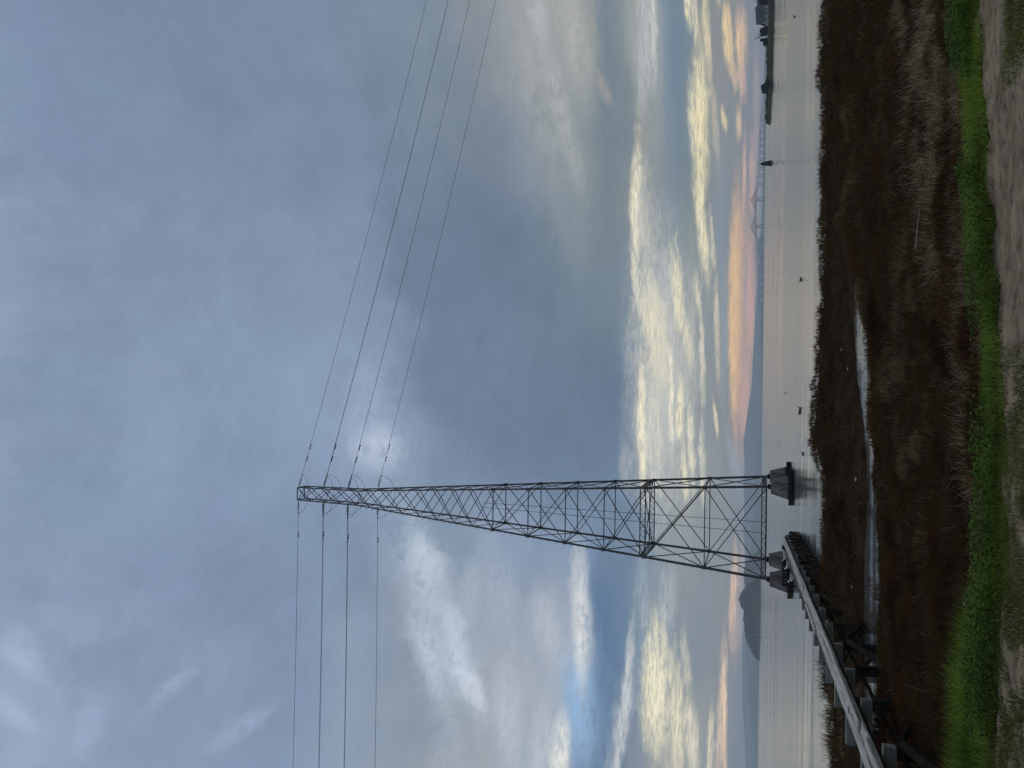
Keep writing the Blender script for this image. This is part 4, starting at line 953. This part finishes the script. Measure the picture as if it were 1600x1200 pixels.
tree(-6, 8, 1184.5, 455, 'dark tree at the right end behind the houses')
tree(24, 40, 1187, 474, 'low dark tree behind the white walled house, beside the round tree')
tree(38, 58, 1186, 445, 'large round dense tree to the left of the houses on the point')
tree(48, 62, 1178, 449, 'thin bare tree poking above the large round tree', 'bare')
tree(58, 66, 1187, 450, 'small upright tree left of the large round tree')
tree(63, 71, 1192, 450, 'smallest tree at the left end of the houses', 'shrub')
tree(128.5, 139, 1188.5, 446, 'right one of the two dark trees at the end of the grassy bank')
tree(136, 147.5, 1190, 449, 'left one of the two dark trees at the end of the grassy bank')
tree(177, 187, 1195, 530, 'rounded shrub on the far tip of the point', 'shrub', 'shrubs on the point')
tree(160, 170, 1197, 500, 'low wide shrub between the twin trees and the far tip', 'shrub', 'shrubs on the point')
n = 2600; u = rng.random(n); pyv = 66 + u*124; cl = []
for k in range(60):
    py = random.uniform(68, 192); Y = 447 if py < 140 else 460+(py-140)*2.0; c = at(1200, py, Y); cl.append((c.x, c.y, 2.4, random.uniform(1.0, 2.2), random.uniform(.5, 1.5)))
Vv, f = leaf_cloud(cl, 4200, .28); tag(np_mesh('scrub', Vv, [f], MAT['tree_leaf']), 'low dark scrub along the top of the grassy bank', 'scrub', kind='stuff')
def house(y0, y1, Y, wall_h, ridge_h, label, wallmat, rz, wins, chim=True, front_gable=False):
    c = at(1200, (y0+y1)/2, Y); w_ = abs(at(1200, y0, Y).x-at(1200, y1, Y).x); d = 8.0
    t = thing('house', label, 'house', (c.x, c.y, 2.55), rz, 'houses on the point')
    m_ = MB(); x0, x1 = -w_/2, w_/2
    if front_gable:
        m_.add([(x0, 0, 0), (x1, 0, 0), (x1, d, 0), (x0, d, 0), (x0, 0, wall_h), (x1, 0, wall_h), (x1, d, wall_h), (x0, d, wall_h), (0, 0, ridge_h-.1), (0, d, ridge_h-.1)], [(0, 1, 5, 8, 4), (2, 3, 7, 9, 6), (1, 2, 6, 5), (3, 0, 4, 7)])
        rf = MB()
        for s_ in (-1, 1): rf.add([(s_*(w_/2+.35), -.4, wall_h-.25), (0, -.4, ridge_h), (0, d+.4, ridge_h), (s_*(w_/2+.35), d+.4, wall_h-.25), (s_*(w_/2+.35), -.4, wall_h-.05), (0, -.4, ridge_h+.2), (0, d+.4, ridge_h+.2), (s_*(w_/2+.35), d+.4, wall_h-.05)], [(0, 1, 2, 3), (4, 7, 6, 5), (0, 4, 5, 1), (2, 6, 7, 3), (0, 3, 7, 4), (1, 5, 6, 2)])
    else:
        m_.add([(x0, 0, 0), (x1, 0, 0), (x1, d, 0), (x0, d, 0), (x0, 0, wall_h), (x1, 0, wall_h), (x1, d, wall_h), (x0, d, wall_h), (x0, d/2, ridge_h-.1), (x1, d/2, ridge_h-.1)], [(0, 1, 5, 4), (2, 3, 7, 6), (1, 2, 6, 9, 5), (3, 0, 4, 8, 7)])
        rf = MB()
        for y_a in (-.5, d+.5): rf.add([(x0-.3, y_a, wall_h-.25), (x1+.3, y_a, wall_h-.25), (x1+.3, d/2, ridge_h), (x0-.3, d/2, ridge_h), (x0-.3, y_a, wall_h-.05), (x1+.3, y_a, wall_h-.05), (x1+.3, d/2, ridge_h+.2), (x0-.3, d/2, ridge_h+.2)], [(0, 3, 2, 1), (4, 5, 6, 7), (0, 1, 5, 4), (1, 2, 6, 5), (2, 3, 7, 6), (3, 0, 4, 7)])
    m_.build('wall', wallmat, t); ro = rf.build('roof', MAT['roof'], t)
    if chim: c_ = MB(); c_.box((w_*.22, d*.5, ridge_h+.4), .7, .7, 1.4); c_.build('chimney', MAT['white_wall'], ro)
    for (wx, wz, ww, wh) in wins:
        f_ = MB(); f_.box((wx*w_, -.03, wz), ww+.25, .10, wh+.25); fo = f_.build('window', MAT['white_wall'], t); p_ = MB(); p_.box((wx*w_, -.10, wz), ww, .06, wh); p_.build('pane', MAT['pane'], fo)
house(-4, 8, 458, 3.0, 6.0, 'dark low house at the right end of the row on the point', MAT['grey_wall'], rad(-22), [(-.2, 1.5, .9, 1.0)])
house(8.5, 22, 448, 2.9, 6.6, 'white walled house with a steep grey roof, in the middle of the row', MAT['white_wall'], rad(-22), [(-.28, 1.5, .8, 1.0), (.1, 1.5, .8, 1.0)])
house(23, 34, 446, 2.9, 6.3, 'white walled house with one dark window, beside the dark trees', MAT['white_wall'], rad(-20), [(-.1, 1.6, 1.1, 1.1)])

# pile dolphin and channel pole
p = on(1205, 255, 0); t = thing('mooring_dolphin', 'dark tapering cluster of timber piles standing alone in the bay', 'mooring dolphin', (p.x, p.y, 0))
for k in range(10):
    a = 2*math.pi*k/10; m_ = MB(); m_.tube([(math.cos(a)*1.6, math.sin(a)*1.6, -1), (math.cos(a)*.55, math.sin(a)*.55, 5.2+.2*(k % 3))], [.34, .26], 8); m_.build('pile', MAT['dark_wood'], t)
m_ = MB(); m_.tube([(0, 0, -1), (0, 0, 5.9)], [.5, .35], 8); m_.tube([(0, 0, 5.9), (0, 0, 6.9)], .12, 6); m_.build('king_pile', MAT['dark_wood'], t)
for z, r_ in ((1.2, 1.42), (4.2, .95)):
    m_ = MB(); m_.tube([(math.cos(a)*r_, math.sin(a)*r_, z) for a in [2*math.pi*j/16 for j in range(17)]], .12, 5); m_.build('band', MAT['dark_wood'], t)
p = on(1190.8, 996, 0); m_ = MB(); m_.tube([(0, 0, -1), (-.3, 0, 5), (-.55, 0, 8.6)], [.34, .3, .26], 8)
tag(m_.build('channel_pole', MAT['dark_wood'], loc=(p.x, p.y, 0)), 'lone leaning pole in the water in front of the wooded islet', 'pole')

# long bridge across the bay
BY = 4600.0
deck = [(-60, 1202), (20, 1199.5), (75, 1196.8), (130, 1194.6), (170, 1191.6), (200, 1189.2), (250, 1187), (275, 1185.4), (300, 1183.2), (312, 1182), (333, 1181.6), (355, 1182), (380, 1182.8), (400, 1183.8), (430, 1185.2), (470, 1187), (520, 1189.2), (570, 1190.8)]
bp0 = at(1190, 330, BY); br = thing('bridge', 'long pale steel bridge with two peaked cantilever spans far across the bay', 'bridge', (bp0.x, BY, 0))
def bpt(y, v): p_ = at(v, y, BY); return Vector((p_.x-bp0.x, 0, max(p_.z, 3)))
dys = [d[0] for d in deck]; dvs = [d[1] for d in deck]
ys_ = np.arange(-60, 571, 5.0); line = [bpt(float(y), float(np.interp(y, dys, dvs))) for y in ys_]
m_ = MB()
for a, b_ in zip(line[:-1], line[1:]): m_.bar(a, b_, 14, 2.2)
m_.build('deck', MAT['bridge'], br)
m_ = MB()
for k, (a, b_) in enumerate(zip(line[:-1], line[1:])):
    if ys_[k] < 160 or ys_[k] > 430: continue
    u1, u2 = Vector((0, 0, 9)), Vector((0, 0, 9)); m_.bar(a+u1, b_+u2, 2, 1.6); m_.bar(a + (u1 if k % 2 else Vector()), b_ + (Vector() if k % 2 else u2), 1.2); m_.bar(a, a+u1, 1.0)
m_.build('truss', MAT['bridge'], br)
for yc in (312, 354):
    m_ = MB()
    c0 = bpt(yc, float(np.interp(yc, dys, dvs))); top = c0 + Vector((0, 0, 34)); prev = None
    for k in range(-8, 9):
        y = yc + k*2.2; b_ = bpt(y, float(np.interp(y, dys, dvs))); h = 9 + 25*max(0, 1-abs(k)/8)**1.5; tp = b_ + Vector((0, 0, h)); m_.bar(b_, tp, 1.0)
        if prev: m_.bar(prev[1], tp, 1.8); m_.bar(prev[0], tp, 1.0); m_.bar(prev[1], b_, 1.0)
        prev = (b_, tp)
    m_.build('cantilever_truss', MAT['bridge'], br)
for y in (100, 120, 140, 158, 176, 187, 197, 207.5, 217.7, 228, 238.7, 249.7, 263.7, 275, 288, 312, 354, 375, 404, 415, 426, 438, 450, 462, 475, 488, 505, 525):
    c = bpt(y, float(np.interp(y, dys, dvs))); big = y in (312, 354); m_ = MB(); g_ = 6 if not big else 9
    for s_ in (-1, 1): m_.bar((c.x + s_*g_*1.25, 0, -1), (c.x + s_*g_*(.45 if big else 1.0), 0, c.z-1), 3.4 if not big else 5, 6)
    m_.bar((c.x-g_*1.1, 0, c.z*.45), (c.x+g_*1.1, 0, c.z*.45), 1.8, 2); m_.build('pier', MAT['bridge'], br)

# ------------------------------------------------------------------ haze over the bay
hz = MB(); hz.add([(x, y, z) for z in (-2.6, 250) for x, y in ((-9200, -140), (9200, -140), (9200, 11500), (-9200, 11500))], [(3, 2, 1, 0), (4, 5, 6, 7), (0, 1, 5, 4), (1, 2, 6, 5), (2, 3, 7, 6), (3, 0, 4, 7)])
mt = bpy.data.materials.new('haze'); mt.use_nodes = True; nt = mt.node_tree; nt.nodes.clear()
vo = node(nt, 'ShaderNodeVolumePrincipled'); vo.inputs['Color'].default_value = (.82, .92, 1.0, 1); vo.inputs['Density'].default_value = HAZE; vo.inputs['Anisotropy'].default_value = .1
oo = node(nt, 'ShaderNodeOutputMaterial'); nt.links.new(vo.outputs[0], oo.inputs['Volume'])
h_ = hz.build('haze', mt); tag(h_, kind='stuff', label='thin blue haze over the bay', cat='haze')
